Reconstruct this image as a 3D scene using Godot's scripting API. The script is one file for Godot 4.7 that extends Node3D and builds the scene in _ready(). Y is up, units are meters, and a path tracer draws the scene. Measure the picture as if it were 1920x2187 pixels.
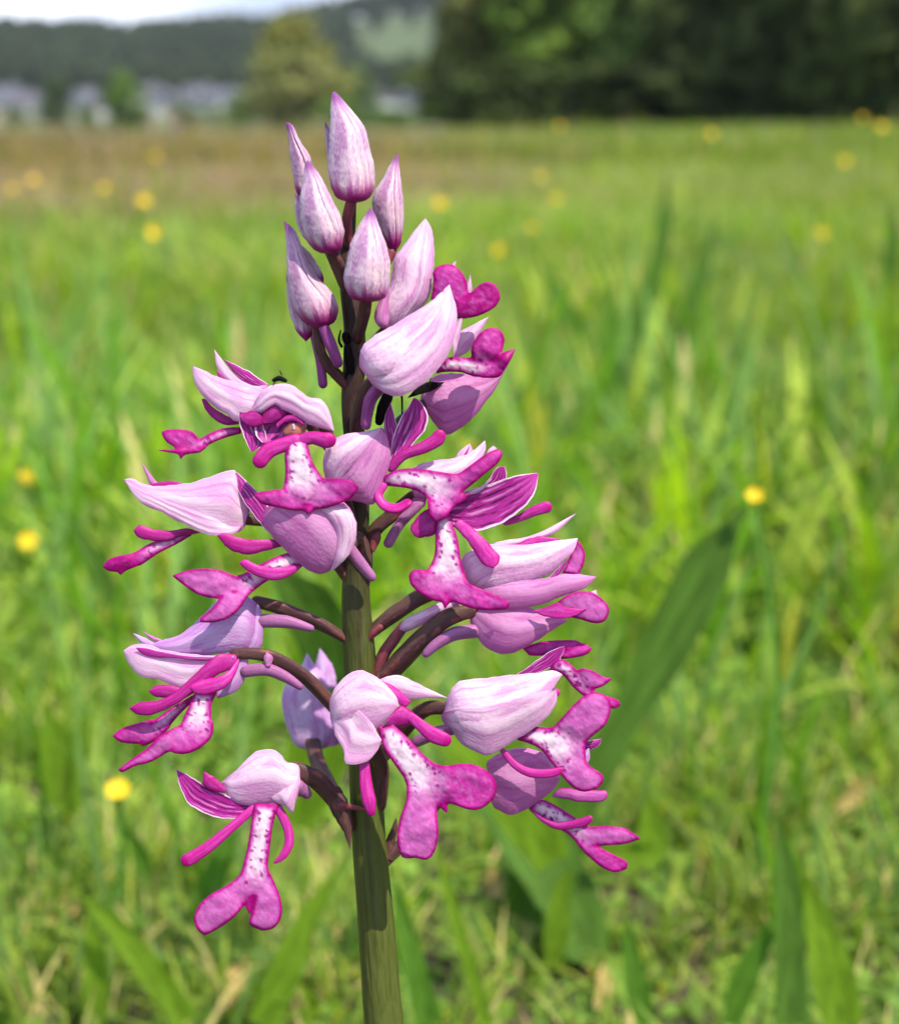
extends Node3D
# A purple orchid spike close to the lens in a spring meadow; wood, village and wooded hill behind.

const PITCH := 17.25                 # degrees the camera looks down
const EYE := 0.20                   # metres above the ground
const HALF := 0.41421356            # tangent of half the vertical field of view
const D0 := 0.13                    # metres from the lens to the spike
const LEAN := 0.14                  # how much the spike keeps of the vertical's depth
var K := 2.0 * HALF * D0 / 2187.0   # metres in one unit of the measured spike
var rng := RandomNumberGenerator.new()
var noise := FastNoiseLite.new()
var M := {}
var orchid: Node3D
var cam_up := Vector3.UP
var cam_fwd := Vector3.FORWARD
var taken := {}
var lip_parts := []
var lip_of: Node


func _ready() -> void:
	rng.seed = 71
	noise.seed = 5
	noise.frequency = 1.0
	# ---- camera
	var p := deg_to_rad(PITCH)
	cam_up = Vector3(0, cos(p), -sin(p))
	cam_fwd = Vector3(0, -sin(p), -cos(p))
	var cam := Camera3D.new()
	cam.name = "camera"
	cam.position = Vector3(0, EYE, 0)
	cam.rotation = Vector3(-p, 0, 0)
	var lens := CameraAttributesPhysical.new()
	lens.frustum_focal_length = 12.0 / HALF
	lens.frustum_near = 0.01
	lens.frustum_far = 4000.0
	lens.frustum_focus_distance = 0.1275
	lens.exposure_aperture = 13.2
	cam.attributes = lens
	add_child(cam)
	cam.current = true
	# ---- sky, sun, exposure
	var env := Environment.new()
	env.background_mode = Environment.BG_SKY
	var sm := ProceduralSkyMaterial.new()
	sm.sky_top_color = Color(0.34, 0.50, 0.78)
	sm.sky_horizon_color = Color(0.74, 0.80, 0.88)
	sm.sky_curve = 0.16
	sm.ground_horizon_color = Color(0.42, 0.48, 0.36)
	sm.ground_bottom_color = Color(0.16, 0.20, 0.08)
	sm.sun_angle_max = 1.0
	sm.sky_energy_multiplier = 0.85
	sm.sky_cover = cloud_cover()
	sm.sky_cover_modulate = Color(1, 1, 1, 1.0)
	env.sky = Sky.new()
	env.sky.sky_material = sm
	env.tonemap_mode = Environment.TONE_MAPPER_LINEAR
	env.tonemap_exposure = 1.85
	env.fog_enabled = true
	env.fog_density = 0.00012
	env.fog_light_color = Color(0.86, 0.90, 0.95)
	env.sdfgi_enabled = true
	env.ssao_enabled = true
	env.ssil_enabled = true
	var we := WorldEnvironment.new()
	we.name = "world_environment"
	we.environment = env
	add_child(we)
	var sun := DirectionalLight3D.new()
	sun.name = "sun"
	sun.light_energy = 1.3
	sun.light_color = Color(1.0, 0.955, 0.88)
	sun.light_angular_distance = 0.53
	sun.shadow_enabled = true
	var towards := Vector3(0.36, 0.86, 0.36).normalized()
	sun.look_at_from_position(towards, Vector3.ZERO, Vector3.UP)
	add_child(sun)

	make_materials()
	build_land()
	build_far()
	build_wood()
	build_meadow()
	build_near_plants()
	build_orchid()
	build_insect()


# ------------------------------------------------------------------ helpers
func cloud_cover() -> ImageTexture:
	var n := FastNoiseLite.new()
	n.seed = 11
	n.noise_type = FastNoiseLite.TYPE_SIMPLEX_SMOOTH
	n.frequency = 1.6
	n.fractal_octaves = 5
	var im := Image.create(768, 384, false, Image.FORMAT_RGBA8)
	for y in 384:
		var el := PI * (0.5 - (y + 0.5) / 384.0)
		for x in 768:
			var az := TAU * (x + 0.5) / 768.0
			var d := Vector3(cos(el) * cos(az), sin(el) * 2.2, cos(el) * sin(az))
			var c := n.get_noise_3dv(d)
			var a := smoothstep(-0.34, 0.08, c)
			var g := 0.97 - 0.14 * smoothstep(0.1, 0.5, n.get_noise_3dv(d * 1.7 + Vector3(3, 1, 2)))
			im.set_pixel(x, y, Color(g * 0.985, g * 0.985, g, a if el > -0.02 else 0.0))
	return ImageTexture.create_from_image(im)


func numbered(called: String) -> String:
	var k: int = taken.get(called, -1) + 1
	taken[called] = k
	return called if k == 0 else "%s_%03d" % [called, k]


func tag(o: Node, label: String, category := "", group := "") -> void:
	o.set_meta("label", label)
	if category:
		o.set_meta("category", category)
	if group:
		o.set_meta("group", group)


func thing(called: String, label: String, category: String, at := Vector3.ZERO, turn := 0.0, group := "") -> Node3D:
	var o := Node3D.new()
	o.name = numbered(called)
	add_child(o, true)
	o.position = at
	o.rotation.y = turn
	tag(o, label, category, group)
	return o


func put(called: String, mesh: Mesh, m: Material, parent: Node) -> MeshInstance3D:
	var o := MeshInstance3D.new()
	o.name = called
	o.mesh = mesh
	o.material_override = m
	parent.add_child(o, true)
	return o


func stuff(called: String, mesh: Mesh, m: Material, places: Array, tints: Array, label: String) -> void:
	var mm := MultiMesh.new()
	mm.transform_format = MultiMesh.TRANSFORM_3D
	mm.use_colors = true
	mm.mesh = mesh
	mm.instance_count = places.size()
	for i in places.size():
		mm.set_instance_transform(i, places[i])
		mm.set_instance_color(i, tints[i])
	var o := MultiMeshInstance3D.new()
	o.name = numbered(called)
	o.multimesh = mm
	o.material_override = m
	add_child(o, true)
	o.set_meta("kind", "stuff")
	o.set_meta("label", label)


# a triangle whose front looks along the given normal
func face(st: SurfaceTool, a: Vector3, b: Vector3, c: Vector3, n: Vector3) -> void:
	if (c - a).cross(b - a).dot(n) < 0.0:
		var d := b
		b = c
		c = d
	st.add_vertex(a)
	st.add_vertex(b)
	st.add_vertex(c)


# a point that lies so many metres before the lens, measured on the photograph
func spot(x: float, y: float, depth: float) -> Vector3:
	return Vector3(0, EYE, 0) + Vector3.RIGHT * ((x - 960.0) / 1093.5 * HALF * depth) + cam_up * ((1093.5 - y) / 1093.5 * HALF * depth) + cam_fwd * depth


# a point of the orchid: x, y measured in its own plane, z towards the viewer
func W(v: Vector3) -> Vector3:
	var depth := D0 - v.z * K - LEAN * (1093.5 - v.y) * K
	return spot(v.x, v.y, depth) - orchid.position


func lin(r: float, g: float, b: float) -> Color:
	return Color(r, g, b).linear_to_srgb()


func pts(a: Array) -> PackedVector2Array:
	var o := PackedVector2Array()
	for i in a.size() / 2:
		o.append(Vector2(a[2 * i], a[2 * i + 1]))
	return o


func dense(c: PackedVector2Array) -> PackedVector2Array:
	if c.size() < 3:
		return c
	var o := PackedVector2Array()
	for i in c.size() - 1:
		var a := c[maxi(i - 1, 0)]
		var b := c[i]
		var d := c[i + 1]
		var e := c[mini(i + 2, c.size() - 1)]
		for k in 8:
			o.append(b.cubic_interpolate(d, a, e, k / 8.0))
	o.append(c[c.size() - 1])
	return o


func spaced(c: PackedVector2Array, n: int) -> PackedVector2Array:
	var run := PackedFloat32Array([0.0])
	for i in c.size() - 1:
		run.append(run[i] + c[i].distance_to(c[i + 1]))
	var all := maxf(run[run.size() - 1], 0.001)
	var o := PackedVector2Array()
	var j := 0
	for i in n + 1:
		var x := float(i) / n
		var t := lerpf(x, 0.5 - 0.5 * cos(PI * x), 0.55) * all
		while j < c.size() - 2 and run[j + 1] < t:
			j += 1
		o.append(c[j].lerp(c[j + 1], clampf((t - run[j]) / maxf(run[j + 1] - run[j], 1e-5), 0.0, 1.0)))
	return o


func along(v: Variant, t: float) -> float:
	if v is Array:
		var f: float = t * (v.size() - 1)
		var i := mini(int(f), v.size() - 2)
		var s := f - i
		return lerpf(v[i], v[i + 1], s * s * (3.0 - 2.0 * s))
	return float(v)


func shell(points: PackedVector3Array, uvs: PackedVector2Array, index: PackedInt32Array, tints := PackedColorArray()) -> ArrayMesh:
	var normals := PackedVector3Array()
	normals.resize(points.size())
	for i in range(0, index.size(), 3):
		var n := (points[index[i + 2]] - points[index[i]]).cross(points[index[i + 1]] - points[index[i]]) * 1e6
		for k in 3:
			normals[index[i + k]] += n
	for i in normals.size():
		normals[i] = normals[i].normalized() if normals[i].length_squared() > 1e-18 else Vector3.BACK
	var a := []
	a.resize(Mesh.ARRAY_MAX)
	a[Mesh.ARRAY_VERTEX] = points
	a[Mesh.ARRAY_NORMAL] = normals
	a[Mesh.ARRAY_TEX_UV] = uvs
	if tints.size():
		a[Mesh.ARRAY_COLOR] = tints
	a[Mesh.ARRAY_INDEX] = index
	var m := ArrayMesh.new()
	m.add_surface_from_arrays(Mesh.PRIMITIVE_TRIANGLES, a)
	return m


# a closed, bulging blade between two edges that run from its base to its tip.
# o: z (depth, or depths along it), bf and bb (bulge to front and back, in half widths), th (half thickness), cup (edges raised), tilt (second edge nearer), ridge, ridges
func petal(ea: Array, eb: Array, o: Dictionary) -> ArrayMesh:
	var nt: int = o.get("nt", 22)
	var ns: int = o.get("ns", 12)
	var a := spaced(dense(pts(ea)), nt)
	var b := spaced(dense(pts(eb)), nt)
	var area := 0.0
	for i in nt:
		area += a[i].cross(a[i + 1]) - b[i].cross(b[i + 1])
	area += a[nt].cross(b[nt]) + b[0].cross(a[0])
	if area > 0.0:
		var c := a
		a = b
		b = c
	var bf: float = o.get("bf", 0.25)
	var bb: float = o.get("bb", 0.2)
	var th: float = o.get("th", 2.0) * 0.6
	var sharp: float = o.get("sharp", 0.72)
	var cup: float = o.get("cup", 0.0)
	var tilt: float = o.get("tilt", 0.0)
	var ridge: float = o.get("ridge", 0.0)
	var ridges: float = o.get("ridges", 3.0)
	var wave: float = o.get("wave", 0.0)
	if area > 0.0:
		tilt = -tilt
	for i in range(1, nt):
		var fade := minf(1.0, 4.0 * minf(float(i), float(nt - i)) / nt) * minf(1.3, 0.05 * a[i].distance_to(b[i]))
		a[i] += Vector2(fbm(a[i].x * 0.06, a[i].y * 0.06, 1.0), fbm(a[i].x * 0.06, a[i].y * 0.06, 5.0)) * fade * 2.0
		b[i] += Vector2(fbm(b[i].x * 0.06, b[i].y * 0.06, 2.0), fbm(b[i].x * 0.06, b[i].y * 0.06, 7.0)) * fade * 2.0
	var ring := 2 * ns
	var seed_at := a[0].x * 0.13 + b[nt].y * 0.07
	var v := PackedVector3Array()
	var uv := PackedVector2Array()
	for i in nt + 1:
		var t := float(i) / nt
		var w := a[i].distance_to(b[i]) * 0.5
		var zc := along(o.get("z", 0.0), t)
		var thin := minf(th, 0.9 * w)
		for k in ring:
			var front := k <= ns
			var f := float(k if front else ring - k) / ns
			var s := 0.5 - 0.5 * cos(PI * f)
			var u := 2.0 * s - 1.0
			var dome := pow(maxf(0.0, 1.0 - u * u), sharp)
			var q := a[i].lerp(b[i], s)
			var z := zc + tilt * u + cup * w * u * u
			z += wave * sin(t * 7.0 + u * 2.2 + seed_at) * (0.3 + 0.7 * absf(u))
			if front:
				z += dome * (bf * w + thin) + ridge * dome * cos(ridges * PI * u) * sin(PI * minf(1.0, t * 1.1))
			else:
				z -= dome * (bb * w + thin)
			v.append(W(Vector3(q.x, q.y, z)))
			uv.append(Vector2(s, t))
	var ix := PackedInt32Array()
	for i in nt:
		for k in ring:
			var k2 := (k + 1) % ring
			var p0 := i * ring + k
			var p1 := i * ring + k2
			ix.append_array(PackedInt32Array([p0, p1, p0 + ring, p1, p1 + ring, p0 + ring]))
	for e in [0, nt]:
		var m := Vector3.ZERO
		for k in ring:
			m += v[e * ring + k] / ring
		var c := v.size()
		v.append(m)
		uv.append(Vector2(0.5, float(e) / nt))
		for k in ring:
			var k2 := (k + 1) % ring
			ix.append_array(PackedInt32Array([e * ring + k2, e * ring + k, c] if e == 0 else [e * ring + k, e * ring + k2, c]))
	return shell(v, uv, ix)


# a tube through points x, y, z, radius (four numbers each), in orchid units
func tube(c: Array, ribs := 0.0, rib_count := 3.0, twist := 0.0, flat := 1.0) -> ArrayMesh:
	var n := c.size() / 4
	var q := PackedVector3Array()
	var r := PackedFloat32Array()
	for i in n - 1:
		var i0 := maxi(i - 1, 0)
		var i3 := mini(i + 2, n - 1)
		for k in 7:
			var s := k / 7.0
			q.append(vec(c, i).cubic_interpolate(vec(c, i + 1), vec(c, i0), vec(c, i3), s))
			r.append(lerpf(c[4 * i + 3], c[4 * i + 7], s))
	q.append(vec(c, n - 1))
	r.append(c[4 * n - 1])
	# rounded ends
	var d0 := (q[0] - q[1]).normalized()
	var d1 := (q[q.size() - 1] - q[q.size() - 2]).normalized()
	var qq := PackedVector3Array()
	var rr := PackedFloat32Array()
	var r0 := r[0]
	var r1 := r[r.size() - 1]
	for s in [1.0, 0.85, 0.5]:
		qq.append(q[0] + d0 * r0 * s)
		rr.append(maxf(r0 * sqrt(1.0 - s * s), 0.01))
	qq.append_array(q)
	rr.append_array(r)
	for s in [0.5, 0.85, 1.0]:
		qq.append(q[q.size() - 1] + d1 * r1 * s)
		rr.append(maxf(r1 * sqrt(1.0 - s * s), 0.01))
	var ring := 14
	var v := PackedVector3Array()
	var uv := PackedVector2Array()
	var side := Vector3.ZERO
	for i in qq.size():
		var t := (qq[mini(i + 1, qq.size() - 1)] - qq[maxi(i - 1, 0)]).normalized()
		if i == 0:
			side = t.cross(Vector3(0, 0, 1))
			if side.length() < 0.05:
				side = Vector3(1, 0, 0)
		side = (side - t * side.dot(t)).normalized()
		var other := t.cross(side)
		for k in ring + 1:
			var a := TAU * k / ring
			var w := 1.0 + ribs * cos(rib_count * (a + twist * i / qq.size()))
			v.append(W(qq[i] + (side * cos(a) + other * sin(a) * flat) * rr[i] * w))
			uv.append(Vector2(0.5 + 0.48 * cos(a) if flat < 1.0 else float(k) / ring, float(i) / (qq.size() - 1)))
	var ix := PackedInt32Array()
	for i in qq.size() - 1:
		for k in ring:
			var p0 := i * (ring + 1) + k
			ix.append_array(PackedInt32Array([p0, p0 + ring + 1, p0 + 1, p0 + 1, p0 + ring + 1, p0 + ring + 2]))
	return shell(v, uv, ix)


func vec(c: Array, i: int) -> Vector3:
	return Vector3(c[4 * i], c[4 * i + 1], c[4 * i + 2])


# ------------------------------------------------------------------ materials
func image_of(w: int, h: int, paint: Callable) -> ImageTexture:
	var im := Image.create(w, h, false, Image.FORMAT_RGB8)
	for y in h:
		for x in w:
			im.set_pixel(x, y, paint.call((x + 0.5) / w, (y + 0.5) / h))
	return ImageTexture.create_from_image(im)


func fbm(x: float, y: float, off := 0.0) -> float:
	return noise.get_noise_3d(x, y, off)


func c8(r: int, g: int, b: int) -> Color:
	return Color8(r, g, b)


func flesh(called: String, tex: Texture2D, tint: Color, through: Color, rough := 0.5, bump := 0.25) -> StandardMaterial3D:
	var m := StandardMaterial3D.new()
	m.resource_name = called
	m.albedo_texture = tex
	m.albedo_color = Color(tint.r * 0.9, tint.g * 0.9, tint.b * 0.9)
	m.roughness = rough
	m.metallic_specular = 0.35
	m.backlight_enabled = through.v > 0.0
	m.backlight = through
	if bump > 0.0:
		m.normal_enabled = true
		m.normal_texture = M.grain
		m.normal_scale = bump
	M[called] = m
	return m


func lobe_color(u: float, v: float, body: Color, pale: Color) -> Color:
	var edge := minf(minf(u, 1.0 - u), (1.0 - v) * 0.8)
	var c := c8(180, 4, 128).lerp(body, smoothstep(0.02, 0.13, edge + 0.035 * fbm(u * 9.0, v * 9.0)))
	c = c.lerp(pale, 0.8 * smoothstep(-0.1, 0.35, fbm(u * 3.0, v * 3.0, 16.0)) * smoothstep(0.06, 0.3, edge))
	c = c.lerp(pale, 0.7 * smoothstep(0.3, 0.0, v) * smoothstep(0.03, 0.2, edge))
	c = c.lerp(c8(226, 166, 218), 0.5 * smoothstep(0.12, 0.4, fbm(u * 42.0, v * 50.0, 8.0)) * smoothstep(0.03, 0.15, edge))
	return c.lerp(c8(168, 18, 132), 0.5 * smoothstep(0.2, 0.45, fbm(u * 26.0, v * 40.0, 12.0)))


func make_materials() -> void:
	var gn := FastNoiseLite.new()
	gn.seed = 3
	gn.noise_type = FastNoiseLite.TYPE_CELLULAR
	gn.frequency = 0.09
	var g := NoiseTexture2D.new()
	g.width = 256
	g.height = 256
	g.seamless = true
	g.as_normal_map = true
	g.bump_strength = 5.0
	g.noise = gn
	M.grain = g
	# hood sepals: pale pink with long veins, pinker at the foot and along the rim
	var hood := image_of(256, 384, func(u: float, v: float) -> Color:
		var bend := u + 0.10 * sin(v * 3.0) * (u - 0.5) + 0.03 * fbm(u * 2.0, v * 3.0)
		var vein := pow(0.5 + 0.5 * cos(bend * TAU * 5.5), 6.0) * smoothstep(-0.25, 0.35, fbm(u * 7.0, v * 2.5, 4.0))
		vein += 0.5 * pow(0.5 + 0.5 * cos(bend * TAU * 13.0 + 1.0), 6.0) * smoothstep(-0.2, 0.4, fbm(u * 12.0, v * 3.0, 7.0))
		var c := c8(246, 222, 241).lerp(c8(228, 174, 220), smoothstep(-0.25, 0.35, fbm(u * 2.2, v * 2.2, 9.0)))
		c = c.lerp(c8(194, 112, 186), clampf(vein * 0.45, 0.0, 0.7))
		c = c.lerp(c8(196, 110, 178), 0.7 * smoothstep(0.2, 0.0, v))
		c = c.lerp(c8(206, 132, 198), 0.35 * smoothstep(0.12, 0.0, minf(u, 1.0 - u)))
		c = c.lerp(c8(248, 236, 246), 0.6 * smoothstep(0.025, 0.0, minf(u, 1.0 - u)))
		return c.lerp(c8(250, 240, 248), 0.35 * smoothstep(0.0, 0.35, fbm(u * 60.0, v * 80.0, 2.0))))
	# buds: mauve skin with pale powder, dark tip, magenta foot
	var bud := image_of(256, 256, func(u: float, v: float) -> Color:
		var vein := pow(0.5 + 0.5 * cos((u + 0.05 * fbm(u * 3.0, v * 2.0)) * TAU * 5.0), 2.0) * smoothstep(-0.3, 0.4, fbm(u * 8.0, v * 2.0, 4.0))
		var c := c8(204, 172, 196).lerp(c8(152, 104, 150), clampf(vein * 0.75, 0.0, 0.8))
		c = c.lerp(c8(168, 116, 164), 0.75 * smoothstep(-0.1, 0.4, fbm(u * 2.5, v * 2.0, 11.0)))
		c = c.lerp(c8(228, 212, 214), 0.6 * smoothstep(0.0, 0.34, fbm(u * 34.0, v * 24.0, 8.0) + 0.25 * fbm(u * 3.0, v * 3.0, 14.0)))
		c = c.lerp(c8(240, 228, 202), 0.6 * smoothstep(0.55, 0.3, v) * smoothstep(-0.05, 0.3, fbm(u * 4.0, v * 3.0, 5.0)))
		c = c.lerp(c8(140, 20, 104), smoothstep(0.36 + 0.16 * fbm(u * 5.0, 0.0, 3.0), 0.16, v))
		return c.lerp(c8(128, 58, 132), 0.85 * smoothstep(0.76 + 0.10 * fbm(u * 6.0, 1.0, 3.0), 0.92, v)))
	# the magenta arms and legs of the lip, paler inside a darker rim
	var lobe := image_of(256, 256, func(u: float, v: float) -> Color:
		return lobe_color(u, v, c8(194, 30, 148), c8(206, 84, 178)))
	var lobe_pale := image_of(256, 256, func(u: float, v: float) -> Color:
		return lobe_color(u, v, c8(204, 90, 182), c8(214, 134, 204)))
	# the body of the lip: white along the middle with tufts of purple
	var torso := image_of(256, 384, func(u: float, v: float) -> Color:
		var e := absf(u - 0.5 + 0.16 * fbm(v * 4.0, u * 2.0))
		var c := c8(248, 228, 242).lerp(c8(206, 116, 196), smoothstep(0.08, 0.30, e + 0.16 * fbm(u * 7.0, v * 7.0, 3.0)))
		c = c.lerp(c8(178, 20, 140), smoothstep(0.34, 0.46, e + 0.08 * fbm(u * 12.0, v * 12.0, 13.0)))
		c = c.lerp(c8(202, 112, 190), 0.95 * smoothstep(0.58, 0.85, v + 0.12 * fbm(u * 6.0, v * 6.0, 17.0)))
		c = c.lerp(c8(170, 30, 135), 0.8 * smoothstep(0.2, 0.0, v))
		var best := 9.0
		var cell := Vector2(u * 7.0 + 0.9 * fbm(u * 3.0, v * 6.0, 20.0), v * 13.0 + 0.9 * fbm(u * 3.0, v * 6.0, 24.0))
		for dx in [-1, 0, 1]:
			for dy in [-1, 0, 1]:
				var q := cell.floor() + Vector2(dx, dy)
				var h := absf(sin(q.x * 127.1 + q.y * 311.7) * 43758.5453)
				var j := Vector2(fmod(h, 1.0), fmod(h * 7.31, 1.0))
				if fmod(h * 3.77, 1.0) > 0.38:
					var dd: Vector2 = (cell - q - j) * Vector2(1.0, 0.8)
					best = minf(best, dd.length() / (0.16 + 0.24 * fmod(h * 5.1, 1.0)) + 0.5 * fbm(u * 26.0, v * 40.0, 6.0))
		c = c.lerp(c8(158, 20, 130), (0.9 - 0.35 * smoothstep(0.7, 0.95, v)) * smoothstep(1.15, 0.7, best))
		return c.lerp(c8(252, 240, 250), 0.4 * smoothstep(0.15, 0.4, fbm(u * 50.0, v * 70.0, 2.0))))
	# inside of the sepals: dark lines between pale ones, pale rim
	var stripe := image_of(256, 128, func(u: float, v: float) -> Color:
		var b := u + 0.03 * fbm(u * 2.0, v * 3.0) + 0.06 * (u - 0.5) * sin(v * 3.0)
		var w := 0.5 + 0.5 * cos(b * TAU * 4.5 + 0.6)
		var c := c8(166, 34, 140).lerp(c8(206, 130, 192), smoothstep(0.5, 0.95, w) * smoothstep(1.0, 0.4, v) * smoothstep(-0.3, 0.1, fbm(u * 8.0, v * 4.0, 31.0)))
		c = c.lerp(c8(84, 12, 68), smoothstep(0.25, 0.02, w) * smoothstep(1.0, 0.6, v) * smoothstep(-0.35, 0.15, fbm(u * 9.0, v * 7.0, 2.0)))
		var rim := minf(u, 1.0 - u)
		return c.lerp(c8(236, 208, 231), smoothstep(0.075, 0.035, rim + 0.02 * fbm(v * 9.0, u, 4.0))))
	var plain := image_of(128, 256, func(u: float, v: float) -> Color:
		var s := 0.86 + 0.16 * fbm(u * 9.0, v * 2.0) + 0.10 * fbm(u * 40.0, v * 14.0, 4.0)
		return Color(s, s, s))
	var stalk := image_of(128, 256, func(u: float, v: float) -> Color:
		var s := 0.5 + 0.5 * cos(u * TAU * 3.0 + v * 1.5)
		var c := c8(108, 74, 76).lerp(c8(116, 98, 72), s * 0.8)
		c = c.lerp(c8(178, 104, 78), 0.75 * smoothstep(0.12, 0.4, fbm(u * 3.0, v * 5.0, 3.0)))
		return c.lerp(c8(84, 48, 58), 0.5 * smoothstep(0.05, 0.4, fbm(u * 12.0, v * 3.0, 5.0))))
	var stem := image_of(256, 512, func(u: float, v: float) -> Color:
		var c := c8(92, 62, 62).lerp(c8(96, 98, 56), smoothstep(0.32, 0.62, v + 0.08 * fbm(u * 5.0, v * 3.0)))
		c = c.lerp(c8(126, 134, 64), smoothstep(0.45, 0.7, v))
		var s := fbm(u * 22.0, v * 2.5, 1.0)
		c = c.lerp(c8(66, 58, 44), 0.28 * smoothstep(0.05, 0.45, s))
		c = c.lerp(c8(140, 140, 84), 0.35 * smoothstep(0.1, 0.5, fbm(u * 34.0, v * 3.0, 6.0)))
		return c.lerp(c8(84, 40, 52), 0.45 * smoothstep(0.15, 0.5, fbm(u * 9.0, v * 9.0, 8.0)) * smoothstep(0.8, 0.4, v)))
	var pink := Color(0.85, 0.48, 0.80)
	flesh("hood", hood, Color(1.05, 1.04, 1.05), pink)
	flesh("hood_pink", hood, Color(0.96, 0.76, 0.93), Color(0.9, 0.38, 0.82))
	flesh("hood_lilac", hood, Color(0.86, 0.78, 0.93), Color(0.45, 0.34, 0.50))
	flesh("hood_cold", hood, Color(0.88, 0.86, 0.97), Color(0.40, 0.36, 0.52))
	flesh("bud", bud, Color(1, 1, 1), Color(0.28, 0.2, 0.26))
	flesh("bud_pale", bud, Color(1.0, 0.97, 0.98), Color(0.4, 0.3, 0.36))
	flesh("lobe", lobe, Color(1, 1, 1), Color(0.5, 0.12, 0.42), 0.42)
	flesh("lobe_deep", lobe, Color(0.88, 0.74, 0.86), Color(0.36, 0.06, 0.30), 0.42)
	flesh("lobe_pale", lobe_pale, Color(1.0, 1.0, 1.0), Color(0.6, 0.3, 0.55), 0.45)
	flesh("torso", torso, Color(1, 1, 1), Color(0.45, 0.3, 0.42), 0.5)
	flesh("stripe", stripe, Color(1, 1, 1), Color(0.4, 0.15, 0.36), 0.5)
	flesh("arm", lobe, Color(0.96, 0.84, 0.93), Color(0.4, 0.08, 0.34), 0.45)
	var lip := flesh("lip", null, Color(1, 1, 1), Color(0.75, 0.28, 0.68), 0.48, 0.0)
	lip.vertex_color_use_as_albedo = true
	flesh("spur", plain, c8(196, 122, 184), Color(0.45, 0.25, 0.42), 0.45)
	flesh("spur_deep", plain, c8(168, 78, 156), Color(0.4, 0.18, 0.36), 0.45)
	flesh("stalk", stalk, Color(0.80, 0.76, 0.80), Color(0.0, 0, 0), 0.55)
	flesh("stalk_red", plain, c8(150, 74, 84), Color(0.1, 0.04, 0.04), 0.5)
	flesh("stem", stem, Color(0.66, 0.69, 0.62), Color(0, 0, 0), 0.55)
	flesh("column", plain, c8(208, 128, 112), Color(0.1, 0.05, 0.03), 0.5)
	flesh("tuft", plain, c8(240, 214, 240), Color(0.1, 0.1, 0.1), 0.5)
	# leaves
	var lf := image_of(128, 256, func(u: float, v: float) -> Color:
		var s := 0.82 + 0.14 * cos(u * TAU * 11.0) + 0.22 * fbm(u * 4.0, v * 5.0) + 0.12 * fbm(u * 30.0, v * 6.0, 3.0)
		return Color(s, s, s * 0.95))
	M.leaf_tex = lf
	for k in [["leaf_deep", Color(0.37, 0.53, 0.21), Color(0.45, 0.65, 0.18)], ["leaf_bright", Color(0.58, 0.74, 0.24), Color(0.9, 1.0, 0.3)], ["leaf_mid", Color(0.44, 0.63, 0.24), Color(0.7, 0.9, 0.25)], ["straw", Color(0.80, 0.70, 0.47), Color(0.3, 0.25, 0.15)]]:
		var m := flesh(k[0], lf, k[1], k[2], 0.45, 0.0)
		m.metallic_specular = 0.22
		m.roughness = 0.6
	var gm := StandardMaterial3D.new()
	gm.resource_name = "grass"
	gm.vertex_color_use_as_albedo = true
	gm.roughness = 0.5
	gm.metallic_specular = 0.25
	gm.backlight_enabled = true
	gm.backlight = Color(0.90, 1.0, 0.40)
	M.grass = gm
	var tm := StandardMaterial3D.new()
	tm.resource_name = "foliage"
	tm.vertex_color_use_as_albedo = true
	tm.roughness = 0.8
	tm.metallic_specular = 0.1
	tm.backlight_enabled = true
	tm.backlight = Color(0.5, 0.6, 0.25)
	M.foliage = tm
	for k in [["bark", Color(0.22, 0.18, 0.14)], ["wall_white", Color(0.70, 0.71, 0.71)], ["wall_cream", Color(0.66, 0.62, 0.52)], ["roof_grey", Color(0.27, 0.29, 0.33)], ["roof_lilac", Color(0.30, 0.29, 0.33)], ["pane", Color(0.12, 0.14, 0.17)], ["frame", Color(0.9, 0.9, 0.88)], ["yellow", Color(0.86, 0.74, 0.05)], ["yellow_eye", Color(0.80, 0.66, 0.05)], ["green_stem", Color(0.33, 0.52, 0.16)], ["black_hair", Color(0.10, 0.09, 0.095)]]:
		var m := StandardMaterial3D.new()
		m.resource_name = k[0]
		m.albedo_color = k[1]
		m.roughness = 0.25 if k[0] == "pane" else 0.6
		m.metallic_specular = 0.12 if k[0] == "black_hair" else 0.5
		M[k[0]] = m
	M.yellow.backlight_enabled = true
	M.yellow.backlight = Color(0.7, 0.55, 0.02)
	var ground := StandardMaterial3D.new()
	ground.resource_name = "meadow_soil"
	ground.vertex_color_use_as_albedo = true
	ground.roughness = 0.95
	var sn := FastNoiseLite.new()
	sn.seed = 21
	sn.frequency = 0.02
	sn.fractal_octaves = 5
	var st := NoiseTexture2D.new()
	st.width = 512
	st.height = 512
	st.seamless = true
	st.noise = sn
	var ramp := Gradient.new()
	ramp.set_color(0, Color(0.5, 0.46, 0.42))
	ramp.set_color(1, Color(1, 0.98, 0.92))
	st.color_ramp = ramp
	ground.albedo_texture = st
	ground.uv1_triplanar = true
	ground.uv1_world_triplanar = true
	ground.uv1_scale = Vector3(3.1, 3.1, 3.1)
	M.ground = ground


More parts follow.
